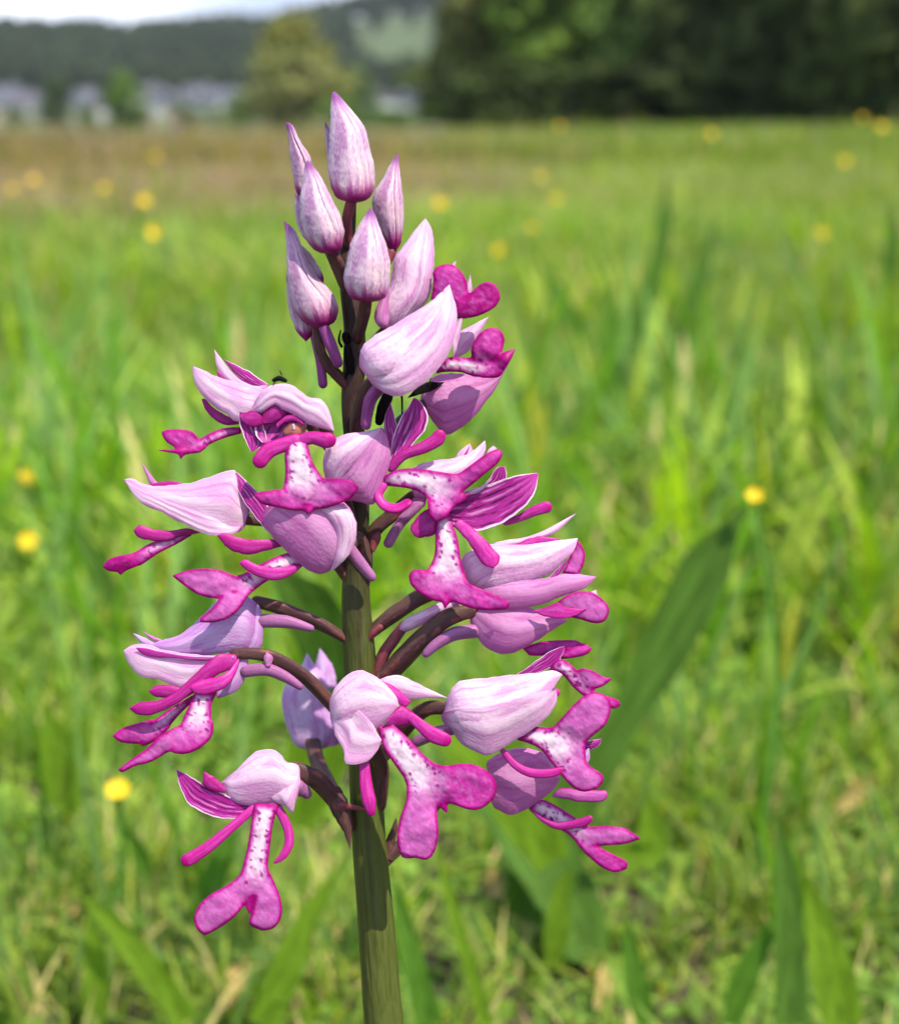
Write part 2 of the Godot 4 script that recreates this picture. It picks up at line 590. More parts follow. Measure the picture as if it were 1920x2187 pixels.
# ------------------------------------------------------------------ land
func height(x: float, z: float) -> float:
	var d := sqrt(x * x + z * z)
	var h := 0.012 * fbm(x * 2.0, z * 2.0) * smoothstep(0.1, 0.6, d) + 0.03 * fbm(x * 0.4, z * 0.4, 2.0) * smoothstep(1.0, 4.0, d)
	h += 0.20 * smoothstep(3.0, 40.0, d) * clampf(x / maxf(d, 0.1) * 2.6, -0.15, 1.0)
	if d > 260.0:
		var az := atan2(x, -z)
		h += 7.5 * smoothstep(270.0, 430.0, d)
		h += (37.0 + 22.0 * smoothstep(-0.25, 0.05, az) + 18.0 * smoothstep(0.0, 0.5, az) + 3.0 * fbm(az * 9.0, 1.0)) * smoothstep(430.0, 760.0, d)
	return h


func build_land() -> void:
	var v := PackedVector3Array()
	var col := PackedColorArray()
	var ix := PackedInt32Array()
	var rings := 90
	var spokes := 144
	v.append(Vector3(0, 0, 0))
	col.append(Color(0.09, 0.075, 0.045))
	for i in rings:
		var r := 0.05 * pow(2600.0 / 0.05, float(i) / (rings - 1))
		for k in spokes:
			var a := TAU * k / spokes
			var q := Vector3(sin(a) * r, 0, -cos(a) * r)
			q.y = height(q.x, q.z)
			v.append(q)
			var c := Color(0.085, 0.072, 0.042).lerp(Color(0.075, 0.10, 0.03), smoothstep(0.5, 2.5, r))
			c = c.lerp(Color(0.09, 0.13, 0.035), smoothstep(2.0, 8.0, r))
			c = c.lerp(Color(0.17, 0.13, 0.06), smoothstep(6.0, 10.0, r) * smoothstep(32.0, 22.0, r) * smoothstep(0.25, -0.05, sin(a)))
			c = c.lerp(Color(0.16, 0.21, 0.08), smoothstep(28.0, 40.0, r))
			col.append(c.lerp(Color(0.10, 0.17, 0.065), smoothstep(420.0, 480.0, r)))
	for k in spokes:
		ix.append_array(PackedInt32Array([0, 1 + k, 1 + (k + 1) % spokes]))
	for i in rings - 1:
		for k in spokes:
			var p0 := 1 + i * spokes + k
			var p1 := 1 + i * spokes + (k + 1) % spokes
			ix.append_array(PackedInt32Array([p0, p0 + spokes, p1, p1, p0 + spokes, p1 + spokes]))
	var st := SurfaceTool.new()
	st.begin(Mesh.PRIMITIVE_TRIANGLES)
	for i in v.size():
		st.set_color(col[i])
		st.add_vertex(v[i])
	for i in ix:
		st.add_index(i)
	st.generate_normals()
	var o := put("ground", st.commit(), M.ground, self)
	o.set_meta("kind", "structure")
	o.set_meta("label", "meadow ground that rises to a hill far behind")


# ------------------------------------------------------------------ trees
func crown_mesh(lobes: int, leaves: int, size: float, low: float, sd: int) -> ArrayMesh:
	var r := RandomNumberGenerator.new()
	r.seed = sd
	var st := SurfaceTool.new()
	st.begin(Mesh.PRIMITIVE_TRIANGLES)
	for l in lobes:
		var t := float(l) / lobes
		var a := r.randf() * TAU
		var hgt := lerpf(low, 0.92, t)
		var spread := 0.34 * sqrt(maxf(0.05, 1.0 - pow(2.0 * (hgt - 0.45), 2.0)))
		var c := Vector3(cos(a) * spread * r.randf_range(0.25, 1.0), hgt, sin(a) * spread * r.randf_range(0.25, 1.0))
		var rad := r.randf_range(0.11, 0.2)
		var tone := r.randf_range(0.75, 1.25)
		for k in leaves / lobes:
			var d := Vector3(r.randfn(), r.randfn() * 0.8, r.randfn()).normalized()
			var q := c + d * rad * pow(r.randf(), 0.35)
			q.y = maxf(q.y, 0.01)
			var s := size * r.randf_range(0.6, 1.3)
			var n := (d + Vector3(r.randfn(), r.randfn() + 0.6, r.randfn()) * 0.6).normalized()
			var e1 := n.cross(Vector3(r.randfn(), r.randfn(), r.randfn())).normalized() * s
			var e2 := n.cross(e1) * 0.55
			var m := tone * r.randf_range(0.8, 1.2)
			st.set_color(Color(m, m, m * 0.95))
			st.set_normal(n)
			face(st, q - e1, q - e2, q + e1, n)
			face(st, q - e1, q + e1, q + e2, n)
	return st.commit()


func trunk_mesh() -> ArrayMesh:
	var st := SurfaceTool.new()
	st.begin(Mesh.PRIMITIVE_TRIANGLES)
	var bars := [[Vector3.ZERO, Vector3(0.01, 0.45, 0), 0.028, 0.018], [Vector3(0.01, 0.45, 0), Vector3(-0.02, 0.85, 0.02), 0.018, 0.005], [Vector3(0.005, 0.3, 0), Vector3(0.2, 0.62, 0.06), 0.012, 0.004], [Vector3(0.008, 0.36, 0), Vector3(-0.18, 0.66, -0.08), 0.012, 0.004], [Vector3(0.01, 0.42, 0), Vector3(0.03, 0.75, -0.2), 0.01, 0.003]]
	for b in bars:
		var d: Vector3 = (b[1] - b[0]).normalized()
		var s := d.cross(Vector3(0.3, 0.1, 1)).normalized()
		var u := d.cross(s)
		for k in 7:
			var a0 := TAU * k / 7.0
			var a1 := TAU * (k + 1) / 7.0
			var o0 := s * cos(a0) + u * sin(a0)
			var o1 := s * cos(a1) + u * sin(a1)
			for w in [[b[0], o0, b[2]], [b[1], o0, b[3]], [b[0], o1, b[2]], [b[0], o1, b[2]], [b[1], o0, b[3]], [b[1], o1, b[3]]]:
				st.set_normal(w[1])
				st.add_vertex(w[0] + w[1] * w[2])
	return st.commit()


func leaf_tint(c: Color) -> StandardMaterial3D:
	var key := "foliage_" + c.to_html()
	if not M.has(key):
		var m: StandardMaterial3D = M.foliage.duplicate()
		m.albedo_color = lin(c.r * 2.3, c.g * 2.4, c.b * 1.6)
		M[key] = m
	return M[key]


func tree(label: String, category: String, at: Vector3, h: float, wide: float, crown: Mesh, tint: Color, group := "") -> void:
	var o := thing("tree" if category == "tree" else "bush", label, category, at, rng.randf() * TAU, group)
	var c := put("crown", crown, leaf_tint(tint), o)
	c.scale = Vector3(wide, h, wide)
	var t := put("trunk", M.trunk, M.bark, o)
	t.scale = Vector3(h * 0.8, h, h * 0.8)


func on_land(x_view: float, d: float) -> Vector3:
	var k := (x_view * 1.0702 - 960.0) / 1093.5 * HALF / cos(deg_to_rad(PITCH))
	var q := Vector3(k, 0, -1).normalized() * d
	q.y = height(q.x, q.z)
	return q


func build_far() -> void:
	M.trunk = trunk_mesh()
	M.crowns = [crown_mesh(16, 1500, 0.045, 0.16, 1), crown_mesh(18, 1700, 0.042, 0.1, 2), crown_mesh(22, 1900, 0.04, 0.2, 3)]
	var far_crown := crown_mesh(9, 260, 0.10, 0.2, 9)
	# the forest on the hill
	var places := []
	var tints := []
	for i in 6800:
		var az := deg_to_rad(rng.randf_range(-50.0, 37.0))
		var d := 432.0 + 345.0 * pow(rng.randf(), 0.8)
		var q := Vector3(sin(az), 0, -cos(az)) * d
		q.y = height(q.x, q.z)
		var xv := 897.0 + tan(az) * 2470.0 * 0.955
		if xv > 720.0 and xv < 900.0 and d > 500.0 and d < 690.0 and rng.randf() < 0.93:
			continue
		var h := rng.randf_range(9.0, 15.0)
		places.append(Transform3D(Basis(Vector3.UP, rng.randf() * TAU).scaled(Vector3(h * 0.9, h, h * 0.9)), q - Vector3(0, 1, 0)))
		var t := rng.randf_range(0.7, 1.3)
		tints.append(Color(0.048 * t, 0.07 * t, 0.034 * t))
	var fm: StandardMaterial3D = M.foliage.duplicate()
	M.far_foliage = fm
	stuff("forest", far_crown, fm, places, tints, "dark forest covering the far hill above the village")
	# the village
	var hs := [
		[40, 352, 0, 9, "lilac", "leftmost grey roofed house of the far village, at the picture edge"], [98, 372, 1, 11, "grey", "second house from the left in the far village, standing higher up"],
		[70, 322, 1, 10, "grey", "cream house low at the left end of the village, before two others"], [132, 330, 0, 9, "lilac", "cream walled house beside the dark tree at the left of the village"],
		[236, 350, 0, 9, "grey", "house seen between the dark tree and the round green tree"], [258, 318, 0, 8, "lilac", "low white house just left of the round green tree"],
		[352, 385, 0, 10, "lilac", "higher house right behind the round green tree"], [384, 350, 0, 9, "grey", "white house just right of the round green tree"],
		[410, 318, 1, 8, "grey", "low cream house right of the round green tree, nearest the field"], [446, 384, 0, 12, "lilac", "wide lilac roofed house in the middle of the village"],
		[492, 362, 0, 11, "grey", "grey roofed house left of the tall pale green tree"], [452, 334, 0, 9, "grey", "white house below the wide lilac roofed one"],
		[770, 360, 0, 11, "lilac", "house between the tall pale green tree and the wood, on the left"], [822, 345, 0, 9, "grey", "white house between the tall pale tree and the wood, in the middle"],
		[862, 366, 0, 11, "lilac", "rightmost house of the village, at the foot of the wood"]]
	for h in hs:
		house(on_land(h[0], h[1]), h[3] * 0.72, M.wall_cream if h[2] else M.wall_white, M["roof_" + h[4]], h[5])
	# single trees before the village
	var ts := [
		[192, 190, 7.5, 7.0, 0, Color(0.034, 0.048, 0.032), "dark tree standing before the left of the village"], [312, 150, 6.2, 6.6, 1, Color(0.05, 0.085, 0.022), "round green tree before the middle of the village"],
		[628, 170, 14.0, 16.0, 2, Color(0.09, 0.088, 0.026), "tall yellowish green tree rising behind the buds of the orchid"], [618, 140, 8.6, 15.5, 1, Color(0.105, 0.105, 0.055), "wide pale willow like tree below the tall yellowish one"],
		[520, 150, 4.2, 5.5, 0, Color(0.06, 0.10, 0.03), "small green tree left of the wide pale one"], [735, 190, 9.5, 7.5, 0, Color(0.05, 0.07, 0.036), "dark tree right of the tall yellowish green one"],
		[700, 125, 3.2, 6.0, 1, Color(0.06, 0.10, 0.03), "low green bush at the foot of the pale willow like tree"], [822, 420, 16.0, 18.0, 2, Color(0.034, 0.046, 0.028), "dark tree on the hill above the rightmost houses"],
		[420, 160, 3.2, 5.2, 1, Color(0.055, 0.08, 0.034), "low bush between the round green tree and the small one"], [238, 175, 3.0, 4.6, 0, Color(0.05, 0.075, 0.04), "low bush between the dark tree and the round green tree"],
		[20, 300, 4.5, 8.0, 1, Color(0.05, 0.08, 0.035), "bush before the leftmost houses at the picture edge"], [110, 300, 4.0, 8.0, 0, Color(0.055, 0.085, 0.035), "bush between the two lower houses on the left"],
		[165, 310, 6.0, 7.0, 2, Color(0.04, 0.06, 0.034), "tree just left of the dark tree before the village"], [290, 300, 4.4, 7.0, 0, Color(0.05, 0.08, 0.034), "bush right beside the low white house"],
		[335, 300, 5.0, 8.0, 1, Color(0.05, 0.075, 0.034), "bush under the higher house behind the round green tree"], [470, 300, 4.2, 9.0, 1, Color(0.055, 0.085, 0.034), "bush before the wide lilac roofed house"],
		[850, 300, 4.0, 7.0, 2, Color(0.05, 0.08, 0.034), "bush before the rightmost houses of the village"],
		[790, 120, 2.2, 7.0, 0, Color(0.07, 0.12, 0.04), "green bush before the houses left of the wood"]]
	for t in ts:
		tree(t[6], "bush" if t[2] < 3.5 else "tree", on_land(t[0], t[1]), t[2], t[3], M.crowns[t[4]], t[5])


func house(at: Vector3, wide: float, wall: Material, roof: Material, label: String) -> void:
	var o := thing("house", label, "house", at - Vector3(0, 0.5, 0), rng.randf_range(-0.4, 0.4) + (PI / 2 if rng.randf() < 0.5 else 0.0), "houses of the far village")
	var hh := 2.9
	var deep := 6.5
	var body := BoxMesh.new()
	body.size = Vector3(wide, hh + 1.0, deep)
	put("wall", body, wall, o).position.y = hh / 2.0 + 0.5
	var pr := PrismMesh.new()
	pr.size = Vector3(deep + 1.0, 2.6, wide + 0.9)
	var rf := put("roof", pr, roof, o)
	rf.position.y = hh + 1.0 + 1.3
	rf.rotation.y = PI / 2
	var ch := BoxMesh.new()
	ch.size = Vector3(0.8, 1.9, 0.8)
	var chimney := put("chimney", ch, wall, rf)
	chimney.position = Vector3(1.3, 0.9, wide * 0.22)
	var wm := BoxMesh.new()
	wm.size = Vector3(1.1, 1.2, 0.12)
	var pm := BoxMesh.new()
	pm.size = Vector3(0.9, 1.0, 0.06)
	for fl in 2:
		for k in 3:
			if fl == 0 and k == 1:
				continue
			var w := put("window", wm, M.frame, o)
			w.position = Vector3((k - 1) * wide * 0.3, 1.6 + fl * 1.5, deep / 2.0 + 0.02)
			put("pane", pm, M.pane, w).position.z = 0.06
	var dm := BoxMesh.new()
	dm.size = Vector3(1.0, 2.1, 0.1)
	put("door", dm, M.bark, o).position = Vector3(0, 1.55, deep / 2.0 + 0.02)


func build_wood() -> void:
	var side := [
		[900, 96, 3.0, 6, Color(0.06, 0.09, 0.03), "low green bush at the left end of the wood"], [925, 90, 7.5, 6, Color(0.05, 0.055, 0.03), "brownish green tree, leftmost of the wood edge"],
		[885, 97, 5.0, 7, Color(0.055, 0.075, 0.03), "rounded green tree at the left end of the wood, lower than the rest"],
		[965, 78, 11, 7, Color(0.048, 0.056, 0.028), "second tree from the left along the wood edge, dull green"], [1010, 70, 12, 8, Color(0.062, 0.066, 0.032), "brownish tree left of the bright green trees in the wood"],
		[1050, 72, 12, 8, Color(0.062, 0.088, 0.026), "first of the brighter green trees of the wood, from the left"], [1125, 66, 13, 9, Color(0.07, 0.105, 0.028), "brightest green tree in the middle of the wood"],
		[1205, 70, 14, 8, Color(0.062, 0.10, 0.03), "tall green tree just right of the brightest one"], [1280, 64, 12, 8, Color(0.05, 0.08, 0.026), "green tree above the black gap in the wood edge"],
		[1350, 62, 13, 9, Color(0.036, 0.05, 0.022), "dark tree right of the black gap in the wood edge"], [1430, 60, 14, 9, Color(0.034, 0.044, 0.022), "darkest tree of the wood, towards the right"],
		[1510, 58, 12, 8, Color(0.036, 0.05, 0.025), "dark green tree, fourth from the right edge of the wood"], [1590, 56, 13, 9, Color(0.044, 0.062, 0.026), "slightly brighter green tree near the right end of the wood"],
		[1680, 54, 13, 9, Color(0.038, 0.052, 0.024), "dark tree second from the right edge of the picture"], [1770, 54, 14, 9, Color(0.034, 0.044, 0.022), "rightmost dark tree of the wood, at the picture edge"],
		[1870, 53, 13, 9, Color(0.036, 0.05, 0.023), "dark tree of the wood beyond the right picture edge"]]
	for i in side.size():
		var s: Array = side[i]
		tree(s[5], "bush" if s[2] < 5 else "tree", on_land(s[0], s[1]), s[2], s[3] * 1.25, M.crowns[i % 3], s[4], "trees along the wood edge")
	for i in 13:
		var x := 985.0 + i * 72.0
		tree("tree in the second row of the wood, number %s from the left" % ["one", "two", "three", "four", "five", "six", "seven", "eight", "nine", "ten", "eleven", "twelve", "thirteen"][i], "tree", on_land(x, 82.0 - i * 0.8), 15.0 + rng.randf() * 3.0, 11.0, M.crowns[(i + 1) % 3], Color(0.032, 0.044, 0.022) * rng.randf_range(0.9, 1.2), "trees deeper in the wood")
	var under := ["first", "second", "third", "fourth", "fifth", "sixth", "seventh", "eighth", "ninth"]
	for i in 9:
		var x := 960.0 + i * 104.0 + rng.randf_range(-20, 20)
		tree("low dark bush under the wood edge, %s from the left" % under[i], "bush", on_land(x, 62.0 - i * 1.2), rng.randf_range(2.4, 3.6), 6.5, M.crowns[i % 3], Color(0.03, 0.042, 0.02) if i != 3 else Color(0.02, 0.026, 0.015), "bushes under the wood edge")


# ------------------------------------------------------------------ meadow
func clump(blades: int, spread: float, tall: float, wide: float, bend: float, sd: int, segs := 4) -> ArrayMesh:
	var r := RandomNumberGenerator.new()
	r.seed = sd
	var st := SurfaceTool.new()
	st.begin(Mesh.PRIMITIVE_TRIANGLES)
	for b in blades:
		var a := r.randf() * TAU
		var foot := Vector3(cos(a), 0, sin(a)) * spread * sqrt(r.randf())
		var h := tall * r.randf_range(0.45, 1.15)
		var dir := Vector3(cos(a + r.randfn() * 0.9), 0, sin(a + r.randfn() * 0.9))
		var lean := bend * r.randf_range(0.1, 1.1)
		var across := dir.cross(Vector3.UP).rotated(Vector3.UP, r.randfn() * 0.5)
		var w := wide * r.randf_range(0.55, 1.35)
		var pick := r.randf()
		var c := Color(0.19, 0.285, 0.050)
		if pick < 0.3:
			c = Color(0.255, 0.345, 0.052)
		elif pick < 0.48:
			c = Color(0.105, 0.20, 0.050)
		elif pick > 0.93:
			c = Color(0.42, 0.36, 0.17)
		c = c * r.randf_range(0.8, 1.2)
		var rows := []
		for i in segs + 1:
			var t := float(i) / segs
			var q := foot + Vector3.UP * h * (t - 0.28 * lean * t * t) + dir * h * lean * t * t
			var hw := w * 0.5 * (1.0 - pow(t, 2.2)) * (0.7 + 0.6 * t)
			rows.append([q - across * hw, q + across * hw, (dir * (t * lean + 0.15) * -1.0 + Vector3.UP * 0.15 + across * 0.0)])
		for i in segs:
			var n := (across.cross((rows[i + 1][0] + rows[i + 1][1] - rows[i][0] - rows[i][1]).normalized())).normalized()
			n = ((n if n.y > 0.0 else -n) + Vector3(0, 0.5, 0)).normalized()
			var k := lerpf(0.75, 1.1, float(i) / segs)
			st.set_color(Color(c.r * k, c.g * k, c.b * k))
			st.set_normal(n)
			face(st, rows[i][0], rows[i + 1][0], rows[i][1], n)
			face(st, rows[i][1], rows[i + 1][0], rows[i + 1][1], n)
	return st.commit()


func rosette(leaves: int, len: float, sd: int) -> ArrayMesh:
	var r := RandomNumberGenerator.new()
	r.seed = sd
	var st := SurfaceTool.new()
	st.begin(Mesh.PRIMITIVE_TRIANGLES)
	for b in leaves:
		var a := r.randf() * TAU
		var dir := Vector3(cos(a), 0, sin(a))
		var across := dir.cross(Vector3.UP)
		var l := len * r.randf_range(0.6, 1.2)
		var foot := Vector3(0, l * r.randf_range(0.0, 0.9), 0) + dir * l * 0.15
		var c := Color(0.165, 0.29, 0.055) * r.randf_range(0.7, 1.3)
		var rise := r.randf_range(0.1, 0.9)
		var mid := [0.0, 0.25, 0.6, 0.85, 1.0]
		var hw := [0.04, 0.2, 0.24, 0.15, 0.0]
		for i in 4:
			var q := []
			for e in [i, i + 1]:
				var t: float = mid[e]
				var m := foot + dir * l * t + Vector3.UP * l * (rise * t - 0.7 * t * t)
				q.append([m - across * l * hw[e] + Vector3.UP * l * hw[e] * 0.3, m, m + across * l * hw[e] + Vector3.UP * l * hw[e] * 0.3])
			for s in 2:
				var p0: Vector3 = q[0][s]
				var p1: Vector3 = q[0][s + 1]
				var p2: Vector3 = q[1][s]
				var p3: Vector3 = q[1][s + 1]
				var n := (p2 - p1).cross(p1 - p0 if (p1 - p0).length() > 1e-6 else p3 - p2).normalized()
				if n.y < 0:
					n = -n
				st.set_color(c)
				st.set_normal(n)
				face(st, p0, p2, p1, n)
				face(st, p1, p2, p3, n)
	return st.commit()


func wedge(n: int, d_near: float, d_far: float, half_deg: float, power: float) -> Array:
	var o := []
	for i in n:
		var d := d_near * pow(d_far / d_near, pow(rng.randf(), power))
		var a := deg_to_rad(rng.randf_range(-half_deg, half_deg))
		o.append(Vector3(sin(a) * d, 0, -cos(a) * d))
	return o


func sow(called: String, mesh: Mesh, where: Array, low: float, high: float, label: String, tint_of: Callable) -> void:
	var places := []
	var tints := []
	for q in where:
		var d: float = Vector2(q.x, q.z).length()
		var s := rng.randf_range(low, high) * lerpf(0.42, 1.0, smoothstep(0.24, 0.65, d))
		var b := Basis(Vector3.UP, rng.randf() * TAU).rotated(Vector3(rng.randfn(), 0, rng.randfn()).normalized(), rng.randfn() * 0.12)
		places.append(Transform3D(b.scaled(Vector3(s, s, s)), Vector3(q.x, height(q.x, q.z) - 0.004, q.z)))
		tints.append(tint_of.call(q, d))
	stuff(called, mesh, M.grass, places, tints, label)


func build_meadow() -> void:
	var green := func(q: Vector3, d: float) -> Color:
		var t := 1.0 + 0.5 * fbm(q.x * 1.3, q.z * 1.3, 3.0) + rng.randf_range(-0.2, 0.2)
		var y := 0.5 + 0.5 * fbm(q.x * 0.7, q.z * 0.7, 8.0)
		t *= lerpf(1.3, 1.0, smoothstep(0.4, 1.2, d))
		return Color(lerpf(0.85, 1.25, y) * t, lerpf(0.95, 1.1, y) * t, t * 0.95)
	var far := func(q: Vector3, d: float) -> Color:
		var side := q.x / d + 0.06 * fbm(q.x * 0.5, q.z * 0.5, 5.0)
		var brown := smoothstep(1.5, 3.4, d + 0.6 * fbm(q.x * 1.5, q.z * 1.5, 12.0)) * smoothstep(26.0, 11.0, d) * (0.22 + 0.78 * smoothstep(0.14, -0.04, side))
		var t := 1.0 + 0.45 * fbm(q.x * 0.8, q.z * 0.8, 3.0) + rng.randf_range(-0.2, 0.2)
		var y := 0.5 + 0.5 * fbm(q.x * 0.7, q.z * 0.7, 8.0)
		var c := Color(lerpf(0.85, 1.15, y), lerpf(0.95, 1.06, y), 1.05).lerp(Color(1.55, 0.76, 2.9), 0.9 * brown)
		return Color(c.r * t, c.g * t, c.b * t)
	var near_a := []
	for q in wedge(13500, 0.17, 1.5, 54.0, 0.75):
		if rng.randf() < 0.08 + 0.45 * smoothstep(-0.15, 0.25, fbm(q.x * 7.0, q.z * 7.0, 6.0)) + smoothstep(0.42, 1.0, q.length()):
			near_a.append(q)
	sow("grass", clump(16, 0.022, 0.075, 0.0028, 0.9, 31), near_a.slice(0, near_a.size() / 2), 0.5, 1.1, "short bright green meadow grass close behind the orchid", green)
	sow("grass", clump(14, 0.026, 0.06, 0.0036, 1.3, 32), near_a.slice(near_a.size() / 2), 0.5, 1.15, "bent broader meadow grass close behind the orchid", green)
	sow("grass", clump(60, 0.13, 0.078, 0.0040, 1.15, 33), wedge(8300, 1.1, 7.5, 48.0, 0.7), 0.7, 1.2, "meadow grass in the middle distance", far)
	sow("grass", clump(110, 0.55, 0.12, 0.009, 0.9, 34, 3), wedge(15000, 5.5, 60.0, 47.0, 0.6), 0.75, 1.3, "far meadow grass, brownish towards the left", far)
	sow("grass", clump(5, 0.02, 0.085, 0.0034, 0.9, 36), wedge(400, 0.27, 0.75, 52.0, 0.9), 1.2, 1.9, "sparse longer grass standing above the short sward", green)
	sow("herb", rosette(12, 0.022, 41), wedge(6500, 0.18, 1.6, 52.0, 0.75), 0.5, 1.2, "low leafy herbs among the near grass", green)
	sow("tall_grass", clump(13, 0.035, 0.10, 0.0068, 1.0, 35), wedge(1000, 0.42, 5.0, 48.0, 0.8), 0.4, 1.15, "taller broad bladed grass tufts scattered through the meadow", green)
	sow("herb", rosette(14, 0.05, 42), wedge(2800, 1.2, 6.0, 48.0, 0.7), 0.5, 1.2, "leafy herbs among the grass farther off", green)
	# dead straw and leaf litter on the ground
	var straw := func(q: Vector3, d: float) -> Color:
		var t := rng.randf_range(0.8, 1.5)
		return Color(1.9 * t, 0.95 * t, 2.6 * t)
	var flat_straw := clump(4, 0.02, 0.014, 0.0032, 2.6, 51)
	sow("litter", flat_straw, wedge(2200, 0.27, 1.1, 50.0, 0.7), 0.5, 1.3, "dead straw and leaf litter lying on the ground", straw)


# ------------------------------------------------------------------ plants that can be told apart
# a leaf along world points, with widths; folded along its middle
func blade_mesh(path: Array, widths: Array, fold := 0.25, face := Vector3(0, 0.35, 1)) -> ArrayMesh:
	var n := 20
	var v := PackedVector3Array()
	var uv := PackedVector2Array()
	var ix := PackedInt32Array()
	var c := Curve3D.new()
	for i in path.size():
		var d: Vector3 = (path[mini(i + 1, path.size() - 1)] - path[maxi(i - 1, 0)]) / 6.0
		c.add_point(path[i], -d, d)
	var all := c.get_baked_length()
	for i in n + 1:
		var t := float(i) / n
		var q := c.sample_baked(t * all, true)
		var tan := (c.sample_baked(minf(t + 0.02, 1.0) * all, true) - c.sample_baked(maxf(t - 0.02, 0.0) * all, true)).normalized()
		var across := tan.cross(face.normalized()).normalized()
		var up := across.cross(tan)
		var w := along(widths, t) * 0.5
		for k in 5:
			var s := (k - 2) / 2.0
			v.append(q + across * w * s + up * w * fold * absf(s))
			uv.append(Vector2(0.5 + 0.5 * s, t))
	for i in n:
		for k in 4:
			var p0 := i * 5 + k
			ix.append_array(PackedInt32Array([p0, p0 + 5, p0 + 1, p0 + 1, p0 + 5, p0 + 6]))
	return shell(v, uv, ix)


# x, y are measured on the photograph (its own pixels); depths in metres
func leaf_path(a: Array) -> Array:
	var o := []
	for i in a.size() / 3:
		var on_ground: float = EYE / (0.3007 + 0.395 * (a[3 * i + 1] - 1093.5) / 1093.5)
		o.append(spot(a[3 * i], a[3 * i + 1], minf(a[3 * i + 2], on_ground * 0.98)))
	return o


func leaf(called: String, label: String, category: String, a: Array, widths: Array, m: Material, group := "", fold := 0.25) -> void:
	var path := leaf_path(a)
	var foot: Vector3 = path[0]
	for i in path.size():
		path[i] -= foot
	var o := MeshInstance3D.new()
	o.name = numbered(called)
	o.mesh = blade_mesh(path, widths, fold)
	o.material_override = m
	o.position = foot
	add_child(o, true)
	tag(o, label, category, group)


func buttercup(x: float, y: float, depth: float, size: float, label: String, turned := 0.5) -> void:
	var on_ground := EYE / maxf(0.02, 0.2965 + 0.3955 * (y * 1.0702 - 1093.5) / 1093.5)
	var head := spot(x * 1.0702, y * 1.0702, minf(depth, on_ground * 0.72))
	var foot := Vector3(head.x + rng.randf_range(-0.02, 0.02), height(head.x, head.z), head.z - 0.01)
	var o := thing("buttercup", label, "flower", foot, 0.0, "buttercups in the meadow")
	var up := (Vector3.UP * (1.0 - turned) + (Vector3(0, EYE, 0) - head).normalized() * turned + Vector3(rng.randfn(), 0, rng.randfn()) * 0.15).normalized()
	var b := Basis(Quaternion(Vector3.UP, up))
	var pm: Mesh = M.cup_petal
	for k in 5:
		var p := put("petal", pm, M.yellow, o)
		p.transform = Transform3D(b * Basis(Vector3.UP, TAU * k / 5.0) * Basis.from_scale(Vector3.ONE * size * 0.68), head - foot)
	var e := put("eye", M.cup_eye, M.yellow_eye, o)
	e.transform = Transform3D(b * Basis.from_scale(Vector3.ONE * size * 0.68), head - foot)
	var mid := (head - foot) * 0.55 + Vector3(0.006, 0, 0)
	put("stem", blade_mesh([Vector3.ZERO, mid, head - foot], [0.0022, 0.0018, 0.0014], 0.6), M.green_stem, o)


